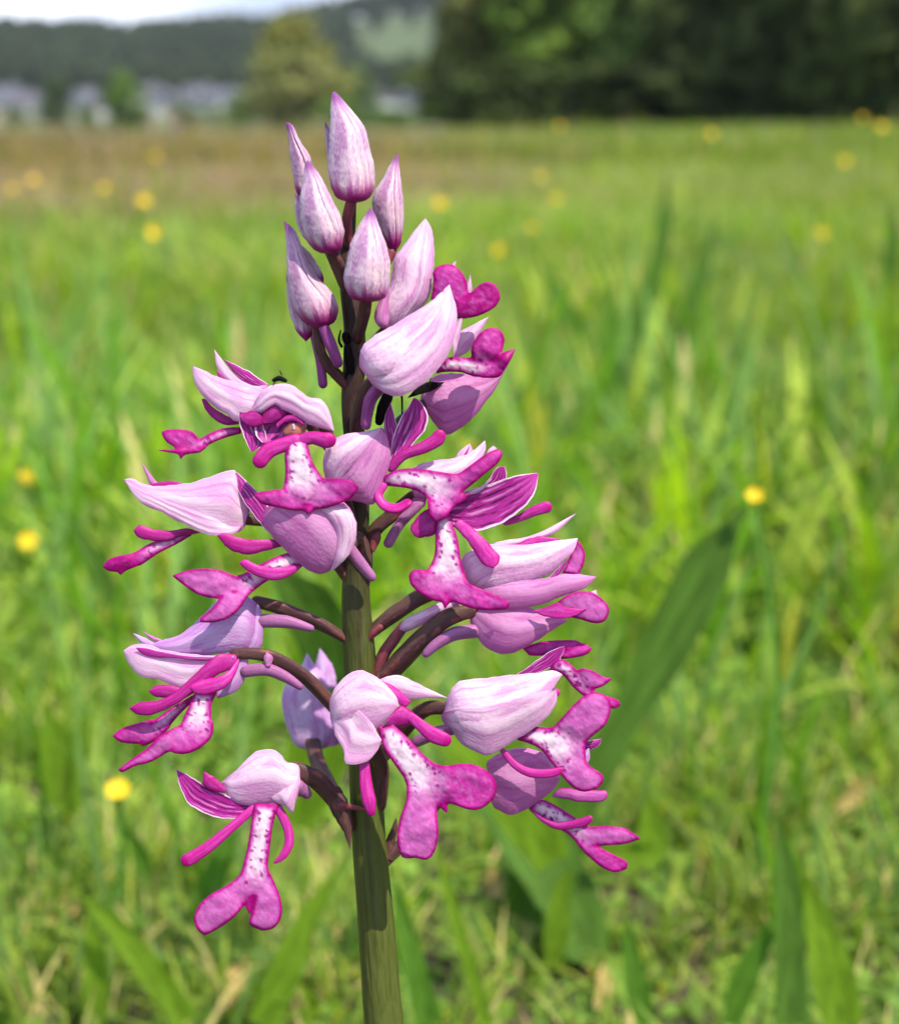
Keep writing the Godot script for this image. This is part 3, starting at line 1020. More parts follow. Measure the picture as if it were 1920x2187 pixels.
func build_near_plants() -> void:
	# petal of a buttercup of radius 1
	var st := SurfaceTool.new()
	st.begin(Mesh.PRIMITIVE_TRIANGLES)
	for i in 8:
		for k in 8:
			for w in [[0, 0], [1, 0], [0, 1], [0, 1], [1, 0], [1, 1]]:
				var t: float = (i + w[0]) / 8.0
				var s: float = (k + w[1]) / 4.0 - 1.0
				var hw := 0.62 * sqrt(t) * sqrt(maxf(0.0, 1.0 - pow(maxf(0.0, t - 0.62) / 0.42, 2.0)))
				st.set_smooth_group(0)
				st.add_vertex(Vector3(s * hw, 0.42 * t * t + 0.12 * s * s * t, -t))
	st.index()
	st.generate_normals()
	M.cup_petal = st.commit()
	var eye := SphereMesh.new()
	eye.radius = 0.22
	eye.height = 0.3
	eye.radial_segments = 12
	eye.rings = 6
	M.cup_eye = eye
	var cups := [
		[68, 360, 1.9, 0.010, "buttercup far left at the top of the meadow, higher than its neighbours"], [28, 378, 2.3, 0.010, "faint buttercup at the left picture edge below the brown band"],
		[210, 376, 2.1, 0.010, "dim buttercup between the left edge and the bright pair"], [289, 401, 1.6, 0.011, "upper one of the bright pair of buttercups left of the buds"],
		[308, 464, 1.3, 0.010, "lower one of the bright pair of buttercups left of the buds"], [310, 315, 2.4, 0.009, "pale buttercup in the brown band, highest on the left side"],
		[878, 405, 1.5, 0.010, "bright buttercup just right of the topmost buds"], [57, 957, 0.80, 0.0056, "bright buttercup at the left edge beside the middle flowers"],
		[58, 1080, 0.72, 0.0048, "small buttercup at the left edge below the brighter one"], [236, 1580, 0.40, 0.0039, "sharpest yellow buttercup left of the lowest orchid flower"],
		[1116, 253, 3.2, 0.011, "faint buttercup standing against the foot of the wood"], [1420, 268, 2.6, 0.011, "buttercup at the meadow's upper edge, right of the middle"],
		[1760, 255, 2.2, 0.012, "bright buttercup at the top right edge of the meadow"], [1722, 236, 2.9, 0.011, "dim buttercup just left of and above the one at the top right edge"],
		[1000, 500, 1.25, 0.009, "yellow buttercup right of the upper orchid buds"], [1640, 466, 1.5, 0.010, "single buttercup on the right side below the meadow's edge"],
		[1110, 398, 1.9, 0.010, "dim buttercup above the long dark leaf tips"], [1080, 352, 2.2, 0.009, "small orange yellow buttercup right of the top bud, above another"],
		[1685, 322, 2.0, 0.010, "pale buttercup below the bright one at the top right"], [1505, 990, 0.29, 0.0029, "yellow buttercup at the tip of the broad dark leaf"],
		[935, 893, 0.80, 0.0045, "small buttercup peeping out behind the right middle orchid flower"], [1062, 455, 1.7, 0.008, "dim small buttercup left of the dark leaf blades"]]
	for c in cups:
		buttercup(c[0], c[1], c[2], c[3], c[4], 0.45 if c[2] < 0.9 else 0.6)
	# broad leaves right of the spike
	leaf("broad_leaf", "long broad green leaf with a buttercup at its tip, slanting up right of the orchid", "leaf", [1110, 1960, 0.315, 1200, 1760, 0.31, 1300, 1590, 0.306, 1385, 1440, 0.303, 1465, 1290, 0.30, 1535, 1160, 0.298, 1596, 1080, 0.297], [0.012, 0.0135, 0.011, 0.0085, 0.0125, 0.0125, 0.001], M.leaf_deep, "", 0.25)
	leaf("broad_leaf", "wide dark green leaf low behind the spotted front flower", "leaf", [1260, 2040, 0.30, 1200, 1890, 0.305, 1110, 1760, 0.31, 1030, 1690, 0.312, 985, 1640, 0.314], [0.010, 0.015, 0.016, 0.012, 0.002], M.leaf_deep, "", 0.2)
	leaf("broad_leaf", "bright yellow green leaf behind the stem and the front flower", "leaf", [1180, 1840, 0.27, 1080, 1660, 0.262, 960, 1560, 0.255, 880, 1520, 0.252], [0.008, 0.013, 0.012, 0.002], M.leaf_bright, "", 0.2)
	leaf("broad_leaf", "bright green leaf end behind the stem left of it", "leaf", [640, 1760, 0.27, 690, 1560, 0.262, 690, 1420, 0.255, 640, 1340, 0.25, 560, 1310, 0.25], [0.006, 0.013, 0.015, 0.012, 0.002], M.leaf_bright, "", 0.25)
	leaf("broad_leaf", "dark green leaf tip behind the left stalks near the stem", "leaf", [730, 1480, 0.24, 690, 1350, 0.232, 630, 1260, 0.225, 570, 1215, 0.222], [0.008, 0.011, 0.010, 0.001], M.leaf_deep, "", 0.2)
	# long leaves in the meadow that stand out
	var far_l := [
		[1330, 760, 1440, 440, 0.75, 0.014, "leaf_deep", "tall dark leaf blade right of the upper flowers"], [1425, 800, 1530, 455, 0.72, 0.013, "leaf_deep", "second tall dark leaf blade, right of the first"],
		[1385, 640, 1425, 355, 1.0, 0.013, "leaf_deep", "dark blade rising above the two tall dark ones"], [1290, 900, 1305, 600, 0.7, 0.015, "leaf_mid", "green blade left of the tall dark ones"],
		[1240, 720, 1150, 560, 0.9, 0.012, "leaf_mid", "green blade leaning left beside the tall dark ones"], [1895, 780, 1885, 560, 0.7, 0.014, "leaf_bright", "bright blade at the right picture edge"],
		[1890, 620, 1905, 420, 1.0, 0.015, "leaf_deep", "dark blade at the upper right picture edge"], [1040, 910, 1100, 1010, 0.34, 0.003, "leaf_deep", "thin dark blade behind the upper right flower"],
		[250, 1290, 140, 1090, 0.42, 0.007, "leaf_deep", "dark leaf leaning left, left of the lilac hood"], [430, 1330, 440, 1150, 0.40, 0.009, "leaf_mid", "upright green blade behind the left flowers"]]
	for f in far_l:
		leaf("grass_blade", f[7], "grass blade", [f[0], f[1], f[4], (f[0] + f[2]) / 2.0 + 6, (f[1] + f[3]) / 2.0, f[4] * 0.99, f[2], f[3], f[4] * 0.985], [f[5], f[5] * 0.85, 0.0008], M[f[6]], "tall blades that stand out of the meadow")
	# blades in the foreground
	var near_l := [
		[[400, 2180, 0.271, 330, 2080, 0.269, 250, 1980, 0.267, 165, 1905, 0.265], [0.006, 0.0065, 0.005, 0.0005], "leaf_bright", "bright leaf that arches from the lower left corner"],
		[[560, 2190, 0.262, 610, 2080, 0.26, 660, 1960, 0.258, 725, 1855, 0.257], [0.006, 0.007, 0.005, 0.0005], "leaf_bright", "bright leaf that rises left of the orchid stem"],
		[[1040, 2187, 0.262, 1010, 2080, 0.26, 970, 1950, 0.258, 930, 1800, 0.257], [0.003, 0.003, 0.0026, 0.001], "leaf_bright", "thin yellow green stalk right of the orchid stem"],
		[[920, 2187, 0.252, 890, 2080, 0.25, 860, 1960, 0.249, 845, 1880, 0.247], [0.006, 0.005, 0.004, 0.0005], "leaf_mid", "green blade close to the right of the stem"],
		[[130, 1720, 0.325, 125, 1640, 0.323, 112, 1560, 0.32, 98, 1500, 0.318], [0.005, 0.008, 0.007, 0.0005], "leaf_bright", "left one of two yellow green tips in the left tuft"],
		[[150, 1740, 0.325, 160, 1640, 0.323, 172, 1580, 0.32, 186, 1520, 0.318], [0.005, 0.008, 0.007, 0.0005], "leaf_bright", "right one of two yellow green tips in the left tuft"],
		[[200, 2190, 0.279, 210, 2120, 0.277, 205, 2030, 0.276, 190, 1950, 0.274], [0.005, 0.006, 0.005, 0.0005], "leaf_bright", "upright bright blade at the lower left"],
		[[430, 1990, 0.307, 450, 1900, 0.304, 480, 1820, 0.302, 515, 1760, 0.3], [0.006, 0.007, 0.006, 0.0005], "leaf_mid", "pale green blade behind the lowest left flower"],
		[[300, 1990, 0.325, 320, 1900, 0.323, 290, 1800, 0.32, 260, 1760, 0.318], [0.006, 0.006, 0.005, 0.0005], "leaf_mid", "green blade beside the dry leaf on the left"],
		[[1380, 2190, 0.271, 1360, 2110, 0.269, 1345, 2020, 0.267, 1340, 1960, 0.265], [0.004, 0.0055, 0.004, 0.0005], "leaf_mid", "green blade at the bottom, right of the thin stalk"],
		[[1560, 2190, 0.262, 1590, 2080, 0.26, 1640, 1990, 0.258, 1690, 1930, 0.257], [0.004, 0.006, 0.004, 0.0005], "leaf_mid", "green leaf rising to the right at the bottom"],
		[[1800, 2190, 0.252, 1770, 2060, 0.25, 1740, 1950, 0.249, 1725, 1870, 0.247], [0.008, 0.009, 0.006, 0.0005], "leaf_bright", "bright blade at the lower right behind a dark narrow one"],
		[[1690, 2190, 0.243, 1685, 2060, 0.242, 1680, 1920, 0.24, 1660, 1740, 0.238], [0.007, 0.006, 0.005, 0.0005], "leaf_deep", "dark narrow blade at the lower right before a bright one"],
		[[1270, 1830, 0.298, 1385, 1820, 0.296, 1390, 1760, 0.294, 1385, 1690, 0.292], [0.004, 0.007, 0.007, 0.001], "leaf_bright", "upright green blade below the right lip"],
		[[1180, 2060, 0.298, 1190, 1980, 0.296, 1200, 1900, 0.294, 1225, 1850, 0.292], [0.004, 0.006, 0.005, 0.0005], "leaf_bright", "pale bright leaf below the long slanting one"]]
	for f in near_l:
		leaf("grass_blade", f[3], "grass blade", f[0], f[1], M[f[2]], "blades in the foreground")
	var dry := [
		[[285, 1880, 0.40, 310, 1925, 0.40, 335, 1985, 0.40], [0.010, 0.020, 0.008], "big crumpled beige dry leaf left of the lowest flower"],
		[[1560, 1640, 0.42, 1610, 1685, 0.42, 1665, 1735, 0.42], [0.006, 0.013, 0.006], "beige dry leaf on the ground at the right"],
		[[1780, 1730, 0.42, 1840, 1680, 0.42, 1900, 1645, 0.42], [0.003, 0.007, 0.002], "long dry straw at the right edge"],
		[[1035, 1910, 0.38, 1055, 1885, 0.38, 1070, 1870, 0.38], [0.004, 0.009, 0.003], "small dry leaf right of the thin stalk"],
		[[100, 1980, 0.37, 130, 1940, 0.37, 150, 1900, 0.37], [0.004, 0.010, 0.003], "small pale dry leaf at the left edge"],
		[[630, 2110, 0.36, 660, 2104, 0.36, 700, 2100, 0.36], [0.005, 0.009, 0.004], "brown dry leaf just left of the stem at the bottom"],
		[[480, 2150, 0.36, 500, 2100, 0.36, 520, 2060, 0.36], [0.003, 0.006, 0.002], "pale dry straw below the lowest flower"],
		[[1270, 2150, 0.36, 1285, 2110, 0.36, 1290, 2060, 0.36], [0.002, 0.0042, 0.0015], "pinkish dry leaf at the bottom right of the stem"]]
	for f in dry:
		leaf("dry_leaf", f[2], "dry leaf", f[0], f[1], M.straw, "dry leaves on the ground", 0.45)


# ------------------------------------------------------------------ the orchid
func flower(called: String, label: String, mesh: Mesh, m: Material) -> MeshInstance3D:
	finish_lip()
	var o := put(called, mesh, m, orchid)
	o.set_meta("label", label)
	return o


func P(parent: Node, called: String, ea: Array, eb: Array, mat: String, o := {}) -> MeshInstance3D:
	if called in ["lip", "lip_leg", "lip_tooth"]:
		if called == "lip":
			finish_lip()
		lip_of = parent
		lip_parts.append([ea, eb, mat, o.get("z", 0.0)])
		return null
	if called == "sepal" and not o.has("sharp"):
		o = o.duplicate()
		o.sharp = 0.86
	if called == "lip_arm":
		o = o.duplicate()
		o.bf = 0.55 * o.get("bf", 0.4)
		o.bb = 0.55 * o.get("bb", 0.3)
	return put(called, petal(ea, eb, o), M[mat], parent)


# the body of a lip with its legs, as one continuous sheet
func finish_lip() -> void:
	if lip_parts.size():
		put("lip", lip_mesh(lip_parts), M.lip, lip_of)
	lip_parts = []


func lip_mesh(parts: Array) -> ArrayMesh:
	var ps := []
	var lo := Vector2(1e9, 1e9)
	var hi := -lo
	for q in parts:
		var a := spaced(dense(pts(q[0])), 14)
		var b := spaced(dense(pts(q[1])), 14)
		var mid := PackedVector2Array()
		for i in 15:
			mid.append((a[i] + b[i]) * 0.5)
		var poly := a.duplicate()
		for i in 15:
			if b[14 - i].distance_to(poly[poly.size() - 1]) > 0.5 and b[14 - i].distance_to(poly[0]) > 0.5:
				poly.append(b[14 - i])
		for w in poly:
			lo = lo.min(w)
			hi = hi.max(w)
		ps.append({"poly": poly, "mid": mid, "mat": q[2], "z": q[3]})
	lo -= Vector2(6, 6)
	hi += Vector2(6, 6)
	var step := 3.1
	var nx := int((hi.x - lo.x) / step) + 2
	var ny := int((hi.y - lo.y) / step) + 2
	var field := PackedFloat32Array()
	field.resize(nx * ny)
	for j in ny:
		for i in nx:
			field[j * nx + i] = lip_field(ps, lo + Vector2(i, j) * step)
	var v := PackedVector3Array()
	var col := PackedColorArray()
	var ix := PackedInt32Array()
	var known := {}
	for j in ny - 1:
		for i in nx - 1:
			var ring := []
			var cs := [Vector2i(i, j), Vector2i(i + 1, j), Vector2i(i + 1, j + 1), Vector2i(i, j + 1)]
			for k in 4:
				var c0: Vector2i = cs[k]
				var c1: Vector2i = cs[(k + 1) % 4]
				var f0 := field[c0.y * nx + c0.x]
				var f1 := field[c1.y * nx + c1.x]
				if f0 < 0.0:
					ring.append(lip_vertex(ps, lo + Vector2(c0) * step, c0.y * nx + c0.x, f0, known, v, col))
				if (f0 < 0.0) != (f1 < 0.0):
					var first := mini(c0.y * nx + c0.x, c1.y * nx + c1.x)
					var p: Vector2 = lo + Vector2(c0).lerp(Vector2(c1), f0 / (f0 - f1)) * step
					ring.append(lip_vertex(ps, p, -(first * 2 + (1 if c0.x == c1.x else 0)) - 1, 0.0, known, v, col))
			for k in range(1, ring.size() - 1):
				var r0: Vector2i = ring[0]
				var r1: Vector2i = ring[k]
				var r2: Vector2i = ring[k + 1]
				ix.append_array(PackedInt32Array([r0.x, r1.x, r2.x, r0.y, r2.y, r1.y]))
	var uv := PackedVector2Array()
	uv.resize(v.size())
	return shell(v, uv, ix, col)


func part_distance(poly: PackedVector2Array, p: Vector2) -> float:
	var best := 1e9
	var n := poly.size()
	for i in n:
		var q := Geometry2D.get_closest_point_to_segment(p, poly[i], poly[(i + 1) % n])
		best = minf(best, q.distance_squared_to(p))
	best = sqrt(best)
	return -best if Geometry2D.is_point_in_polygon(p, poly) else best


func lip_field(ps: Array, p: Vector2) -> float:
	var sum := 0.0
	for q in ps:
		sum += exp(-part_distance(q.poly, p) / 3.0)
	return -3.0 * log(maxf(sum, 1e-30))


func lip_vertex(ps: Array, p: Vector2, key: int, f: float, known: Dictionary, v: PackedVector3Array, col: PackedColorArray) -> Vector2i:
	if known.has(key):
		return known[key]
	var deep := maxf(0.0, -f)
	var all := 0.0
	var z := 0.0
	var white := 0.0
	var body := Color(0, 0, 0, 0)
	for q in ps:
		var d := part_distance(q.poly, p)
		var w := 1.0 / (1.0 + exp(d / 4.0))
		var near := 1e9
		var t := 0.0
		for i in 14:
			var c := Geometry2D.get_closest_point_to_segment(p, q.mid[i], q.mid[i + 1])
			var dd := c.distance_squared_to(p)
			if dd < near:
				near = dd
				t = (i + c.distance_to(q.mid[i]) / maxf(q.mid[i].distance_to(q.mid[i + 1]), 1e-3)) / 14.0
		all += w
		z += w * along(q.z, t)
		var cc := c8(200, 54, 164)
		if q.mat == "torso":
			cc = c8(208, 106, 190).lerp(c8(186, 30, 142), smoothstep(0.22, 0.0, t))
			white += w * smoothstep(0.98, 0.55, t + 0.15 * fbm(p.x * 0.08, p.y * 0.08)) * smoothstep(-0.05, 0.2, t)
		elif q.mat == "lobe_pale":
			cc = c8(206, 98, 186)
		elif q.mat == "lobe_deep":
			cc = c8(176, 10, 128)
		body += cc * w
	z /= all
	white /= all
	var c := Color(body.r / all, body.g / all, body.b / all)
	c = c.lerp(c8(214, 132, 202), 0.5 * (1.0 - white) * smoothstep(-0.1, 0.35, fbm(p.x * 0.05, p.y * 0.05, 16.0)) * smoothstep(5.0, 16.0, deep))
	c = c.lerp(c8(250, 230, 245), white * smoothstep(5.0, 16.0, deep + 5.0 * fbm(p.x * 0.07, p.y * 0.07, 3.0)))
	c = c.lerp(c8(228, 170, 220), 0.28 * smoothstep(0.1, 0.4, fbm(p.x * 0.25, p.y * 0.25, 8.0)) * smoothstep(4.0, 10.0, deep))
	c = c.lerp(c8(178, 30, 142), 0.14 * (1.0 - white) * smoothstep(0.1, 0.4, fbm(p.x * 0.16, p.y * 0.16, 12.0)))
	var best := 9.0
	var cell := Vector2(p.x / 12.5 + 0.5 * fbm(p.x * 0.05, p.y * 0.05, 20.0), p.y / 12.5 + 0.5 * fbm(p.x * 0.05, p.y * 0.05, 24.0))
	for dx in [-1, 0, 1]:
		for dy in [-1, 0, 1]:
			var q := cell.floor() + Vector2(dx, dy)
			var h := absf(sin(q.x * 127.1 + q.y * 311.7) * 43758.5453)
			if fmod(h * 3.77, 1.0) > 0.36:
				best = minf(best, (cell - q - Vector2(fmod(h, 1.0), fmod(h * 7.31, 1.0))).length() / (0.22 + 0.18 * fmod(h * 5.1, 1.0)) + 0.3 * fbm(p.x * 0.2, p.y * 0.2, 6.0))
	var dot := smoothstep(1.15, 0.65, best) * smoothstep(0.03, 0.3, white) * lerpf(1.0, 0.15, smoothstep(15.0, 22.0, deep))
	c = c.lerp(c8(158, 16, 132), 0.95 * dot)
	c = c.lerp(c8(180, 2, 128), smoothstep(7.5, 2.5, deep + 3.0 * fbm(p.x * 0.1, p.y * 0.1, 13.0)))
	var x := minf(deep / 7.0, 1.0)
	var dome := sqrt(1.0 - (1.0 - x) * (1.0 - x)) * 2.6 + 0.13 * minf(deep, 26.0)
	var up := z + dome + 0.5 * dot * smoothstep(3.0, 8.0, deep) + 0.35 * fbm(p.x * 0.09, p.y * 0.09, 30.0) * smoothstep(2.0, 8.0, deep)
	z += 7.0 * fbm(p.x * 0.014, p.y * 0.014, 40.0)
	up += 7.0 * fbm(p.x * 0.014, p.y * 0.014, 40.0)
	var o := Vector2i(v.size(), v.size())
	v.append(W(Vector3(p.x, p.y, up)))
	col.append(c.srgb_to_linear())
	if f < 0.0:
		o.y = v.size()
		v.append(W(Vector3(p.x, p.y, z - dome * 0.6)))
		col.append(c8(186, 60, 160).srgb_to_linear())
	known[key] = o
	return o


func T(parent: Node, called: String, c: Array, mat: String, ribs := 0.0, flat := 1.0) -> MeshInstance3D:
	return put(called, tube(c, ribs, 3.0, 2.2 if ribs > 0.0 else 0.0, flat * 0.65 if flat < 1.0 else 1.0), M[mat], parent)


# one opened flower: its hood is the part, the rest its children
func F(label: String, ea: Array, eb: Array, mat: String, o := {}) -> MeshInstance3D:
	var d := {"ridge": 1.6, "ridges": 2.6, "wave": 1.4, "sharp": 0.86}
	d.merge(o, true)
	d.bf = 0.75 * d.get("bf", 0.4)
	return flower("flower", label, petal(ea, eb, d), M[mat])


func B(label: String, ea: Array, eb: Array, mat: String, o := {}) -> MeshInstance3D:
	var d := {"bf": 0.8, "bb": 0.7, "th": 3.0, "ridge": 1.6, "ridges": 2.0, "nt": 30, "ns": 16}
	d.merge(o, true)
	var b := flower("bud", label, petal(ea, eb, d), M[mat])
	var n := 8
	var a := spaced(dense(pts(ea)), n)
	var c := spaced(dense(pts(eb)), n)
	var left := []
	var right := []
	for i in n + 1:
		var t := float(i) / n
		var q := a[i].lerp(c[i], lerpf(0.62, 0.40, t) if i < n else 1.0)
		left.append_array([q.x, q.y])
		var r := c[i].lerp(a[i], 0.03 * sin(PI * t))
		right.append_array([r.x, r.y])
	var zz: Variant = d.get("z", 0.0)
	d.z = [along(zz, 0.0) + 6.0, along(zz, 0.5) + 9.0, along(zz, 1.0) + 2.0]
	d.bf = 0.88
	P(b, "sepal", left, right, mat, d)
	return b


func build_orchid() -> void:
	var base := spot(840, 2187, D0 + LEAN * 1093.5 * K)
	orchid = thing("orchid", "pink and magenta orchid spike in full bloom close to the camera", "orchid", Vector3(base.x + 0.004, height(base.x, base.z), base.z - 0.004))
	T(orchid, "stem", [752, 400, -10, 9, 746, 470, -4, 14, 740, 540, 0, 17, 746, 620, 0, 20, 757, 700, 0, 23, 757, 780, 0, 24, 753, 860, 0, 23, 760, 960, 0, 23, 766, 1080, 0, 24, 762, 1180, 0, 26, 762, 1290, 0, 31, 769, 1400, 0, 35, 780, 1600, 0, 36, 788, 1790, 0, 36, 802, 1960, 0, 39, 813, 2120, 0, 41, 822, 2260, 0, 43, 850, 2900, 0, 46, 880, 3900, 60, 50], "stem", 0.05)
	for k in 4:
		var a := TAU * k / 4.0 + 0.5
		var dir := Vector3(cos(a), 0, sin(a) - 0.3).normalized()
		put("leaf", blade_mesh([dir * 0.003 + Vector3(0, 0.004, 0), dir * 0.03 + Vector3(0, 0.03, 0), dir * 0.055 + Vector3(0, 0.03, 0), dir * 0.075 + Vector3(0, 0.012, 0)], [0.012, 0.022, 0.020, 0.001], 0.3, Vector3(dir.x * 0.1, 1, dir.z * 0.1)), M.leaf_mid, orchid)
	build_buds()
	build_upper_flowers()
	build_left_flowers()
	build_middle_flowers()
	build_right_flowers()
	build_lower_flowers()
	finish_lip()


func build_buds() -> void:
	var b := B("topmost and largest closed bud", [750, 432, 722, 424, 708, 402, 701, 366, 702, 318, 706, 255, 708, 205, 715, 195], [750, 432, 782, 428, 799, 404, 801, 366, 791, 320, 780, 274, 760, 246, 736, 217, 715, 195], "bud", {"z": [60, 50, 20]})
	P(b, "sepal", [708, 400, 699, 340, 695, 290, 694, 259], [735, 400, 725, 330, 710, 285, 694, 259], "bud_pale", {"z": 5, "bf": 0.4, "bb": 0.3})
	T(b, "stalk", [752, 425, 55, 12, 742, 470, 40, 11, 745, 520, 15, 10], "stalk_red", 0.08)
	b = B("narrow pale bud at the upper left, behind another", [650, 428, 634, 412, 627, 380, 620, 345, 617, 305, 612, 275, 611, 261], [650, 428, 676, 410, 672, 370, 660, 330, 641, 300, 626, 268, 611, 261], "bud_pale", {"z": -60})
	T(b, "stalk", [652, 424, -55, 10, 690, 480, -30, 10, 735, 540, -8, 9], "stalk", 0.08)
	b = B("mauve bud left of the topmost one, with a yellowish foot", [702, 542, 676, 537, 654, 512, 643, 475, 640, 432, 647, 393, 651, 354, 657, 342], [702, 542, 726, 536, 736, 495, 726, 458, 709, 424, 690, 385, 670, 355, 657, 342], "bud", {"z": [75, 80, 55]})
	P(b, "sepal", [690, 530, 650, 510, 632, 470, 630, 440, 632, 410], [690, 530, 670, 480, 655, 450, 642, 425, 632, 410], "bud", {"z": 42, "bf": 0.5, "bb": 0.4})
	T(b, "stalk", [706, 536, 70, 14, 722, 565, 50, 15, 738, 610, 20, 14], "stalk", 0.1)
	b = B("pinkish bud on the right behind the purple tipped one", [838, 543, 822, 520, 802, 478, 795, 437, 800, 410, 818, 380, 834, 350, 850, 326], [838, 543, 854, 525, 860, 493, 863, 444, 858, 400, 853, 352, 850, 326], "bud_pale", {"z": [-20, -15, -40]})
	T(b, "stalk", [837, 538, -18, 11, 815, 575, -12, 11, 765, 620, -2, 11], "stalk_red", 0.08)
	b = B("front bud with a dark purple tip", [782, 645, 752, 638, 738, 616, 734, 587, 742, 553, 748, 522, 762, 490, 778, 462, 793, 443], [782, 645, 812, 642, 828, 624, 834, 570, 826, 526, 815, 494, 801, 458, 793, 443], "bud", {"z": [115, 120, 95]})
	T(b, "stalk", [782, 638, 105, 13, 778, 672, 70, 14, 764, 720, 22, 13], "stalk", 0.1)
	b = B("long left bud with a folded side sepal, lowest of the buds", [684, 705, 650, 690, 630, 665, 618, 625, 613, 575, 612, 522, 607, 471], [684, 705, 716, 686, 722, 655, 708, 622, 682, 596, 655, 550, 634, 498, 607, 471], "bud_pale", {"z": [55, 45, 10]})
	P(b, "sepal", [654, 730, 634, 708, 620, 670, 613, 630, 612, 585], [654, 730, 672, 705, 668, 660, 645, 620, 612, 585], "bud", {"z": 18, "bf": 0.4, "bb": 0.3})
	P(b, "sepal", [690, 610, 668, 590, 648, 555, 634, 515], [690, 610, 690, 585, 662, 540, 634, 515], "bud", {"z": 18, "bf": 0.4, "bb": 0.3})
	T(b, "stalk", [676, 700, 40, 11, 686, 750, 34, 11, 706, 785, 22, 12, 740, 822, 6, 13], "stalk", 0.1)
	T(b, "spur", [688, 690, 58, 12, 706, 735, 62, 13, 722, 775, 58, 11], "spur_deep")
	T(b, "spur", [672, 720, 16, 9, 684, 770, 14, 10, 690, 820, 12, 10], "spur_deep")
	b = B("pale bud about to open on the right, under the pinkish bud", [838, 700, 812, 700, 800, 668, 826, 620, 836, 592, 843, 548, 860, 527, 884, 494, 908, 466], [838, 700, 866, 690, 912, 642, 924, 606, 926, 572, 928, 540, 922, 490, 908, 466], "hood", {"z": [30, 40, 15], "bf": 0.6})
	P(b, "sepal", [826, 700, 802, 690, 802, 664, 818, 625, 830, 600], [826, 700, 832, 685, 830, 650, 832, 625, 830, 600], "hood_pink", {"z": 72, "bf": 0.6, "bb": 0.4})
	T(b, "stalk", [836, 694, 30, 12, 808, 724, 24, 12, 766, 770, 8, 12], "stalk", 0.1)


func build_upper_flowers() -> void:
	# the large hood that points up to the right, in front of the stem
	var f := F("large pale hood before the stem, tip up to the right", [768, 784, 768, 762, 774, 740, 800, 717, 842, 693, 880, 669, 914, 648, 938, 628, 960, 607], [784, 806, 800, 826, 826, 838, 856, 842, 890, 826, 920, 802, 948, 770, 965, 738, 974, 698, 974, 660, 960, 607], "hood", {"z": [124, 142, 132, 108], "bf": 0.55, "bb": 0.4, "ns": 20, "nt": 32})
	P(f, "sepal", [788, 806, 830, 768, 868, 740, 904, 708, 934, 672, 960, 607], [790, 812, 820, 838, 856, 846, 892, 828, 922, 804, 950, 770, 966, 738, 974, 698, 975, 660, 967, 632, 960, 607], "hood", {"z": [140, 168, 158, 112], "bf": 0.16, "bb": 0.35, "ns": 18, "nt": 30, "ridge": 1.6})
	P(f, "sepal", [850, 700, 900, 660, 930, 640, 952, 612], [856, 706, 905, 675, 935, 650, 952, 612], "hood_pink", {"z": [120, 120], "bf": 0.3})
	T(f, "spur", [812, 826, 112, 15, 792, 852, 104, 14, 784, 888, 100, 12, 782, 908, 100, 11], "spur_deep")
	T(f, "stalk", [800, 810, 105, 14, 778, 840, 70, 16, 762, 900, 30, 15, 757, 950, 18, 10], "stalk", 0.1)
	# its lip behind it
	P(f, "lip", [920, 640, 926, 600, 926, 574, 960, 563, 984, 578, 997, 602, 1000, 628], [920, 640, 950, 655, 975, 650, 990, 640, 1000, 628], "lobe", {"z": [62, 66, 60], "bf": 0.2, "th": 5})
	P(f, "lip_leg", [972, 640, 1000, 630, 1025, 607, 1046, 602, 1062, 612, 1069, 635], [972, 680, 996, 680, 1026, 673, 1058, 655, 1069, 635], "lobe_deep", {"z": [70, 78, 84], "bf": 0.3, "th": 5})
	P(f, "sepal", [950, 600, 962, 570, 974, 557], [975, 612, 972, 580, 974, 557], "hood", {"z": 48, "bf": 0.2})
	P(f, "sepal", [985, 640, 1000, 600, 1004, 584], [1002, 642, 1008, 615, 1004, 584], "hood", {"z": 50, "bf": 0.2})
	P(f, "petal", [966, 720, 976, 690, 990, 672], [968, 765, 978, 735, 990, 672], "hood", {"z": 70, "bf": 0.2})
	# the flower under it on the right
	f = F("purple shaded hood at the right, below the large upper hood", [898, 852, 905, 830, 925, 806, 955, 797, 990, 799, 1030, 804, 1068, 795, 1101, 744], [898, 852, 908, 876, 926, 902, 950, 929, 972, 922, 1005, 898, 1030, 868, 1055, 835, 1080, 790, 1101, 744], "hood_pink", {"z": [-25, -10, 10], "bf": 0.45, "bb": 0.4, "ns": 16, "nt": 28})
	P(f, "sepal", [968, 758, 978, 714, 1008, 695, 1044, 676], [968, 770, 1003, 748, 1026, 712, 1044, 676], "hood", {"z": [20, 10], "bf": 0.3, "th": 3})
	P(f, "lip", [930, 800, 940, 776, 962, 762, 1000, 764, 1040, 770, 1066, 770], [930, 800, 945, 795, 985, 795, 1014, 805, 1045, 800, 1066, 786], "torso", {"z": [55, 66, 70], "bf": 0.25, "th": 5})
	P(f, "lip_leg", [1010, 770, 1006, 745, 1022, 714, 1048, 699, 1070, 706, 1078, 726], [1040, 785, 1058, 766, 1072, 750, 1078, 726], "lobe", {"z": [70, 76, 72], "bf": 0.22, "th": 4})
	P(f, "lip_leg", [1036, 792, 1056, 775, 1076, 753, 1092, 747, 1101, 744], [1030, 806, 1064, 806, 1078, 788, 1091, 768, 1101, 744], "lobe_deep", {"z": [78, 84, 80], "bf": 0.25, "th": 4})
	T(f, "stalk", [910, 860, -25, 13, 860, 900, -20, 14, 790, 960, -6, 14], "stalk", 0.1)


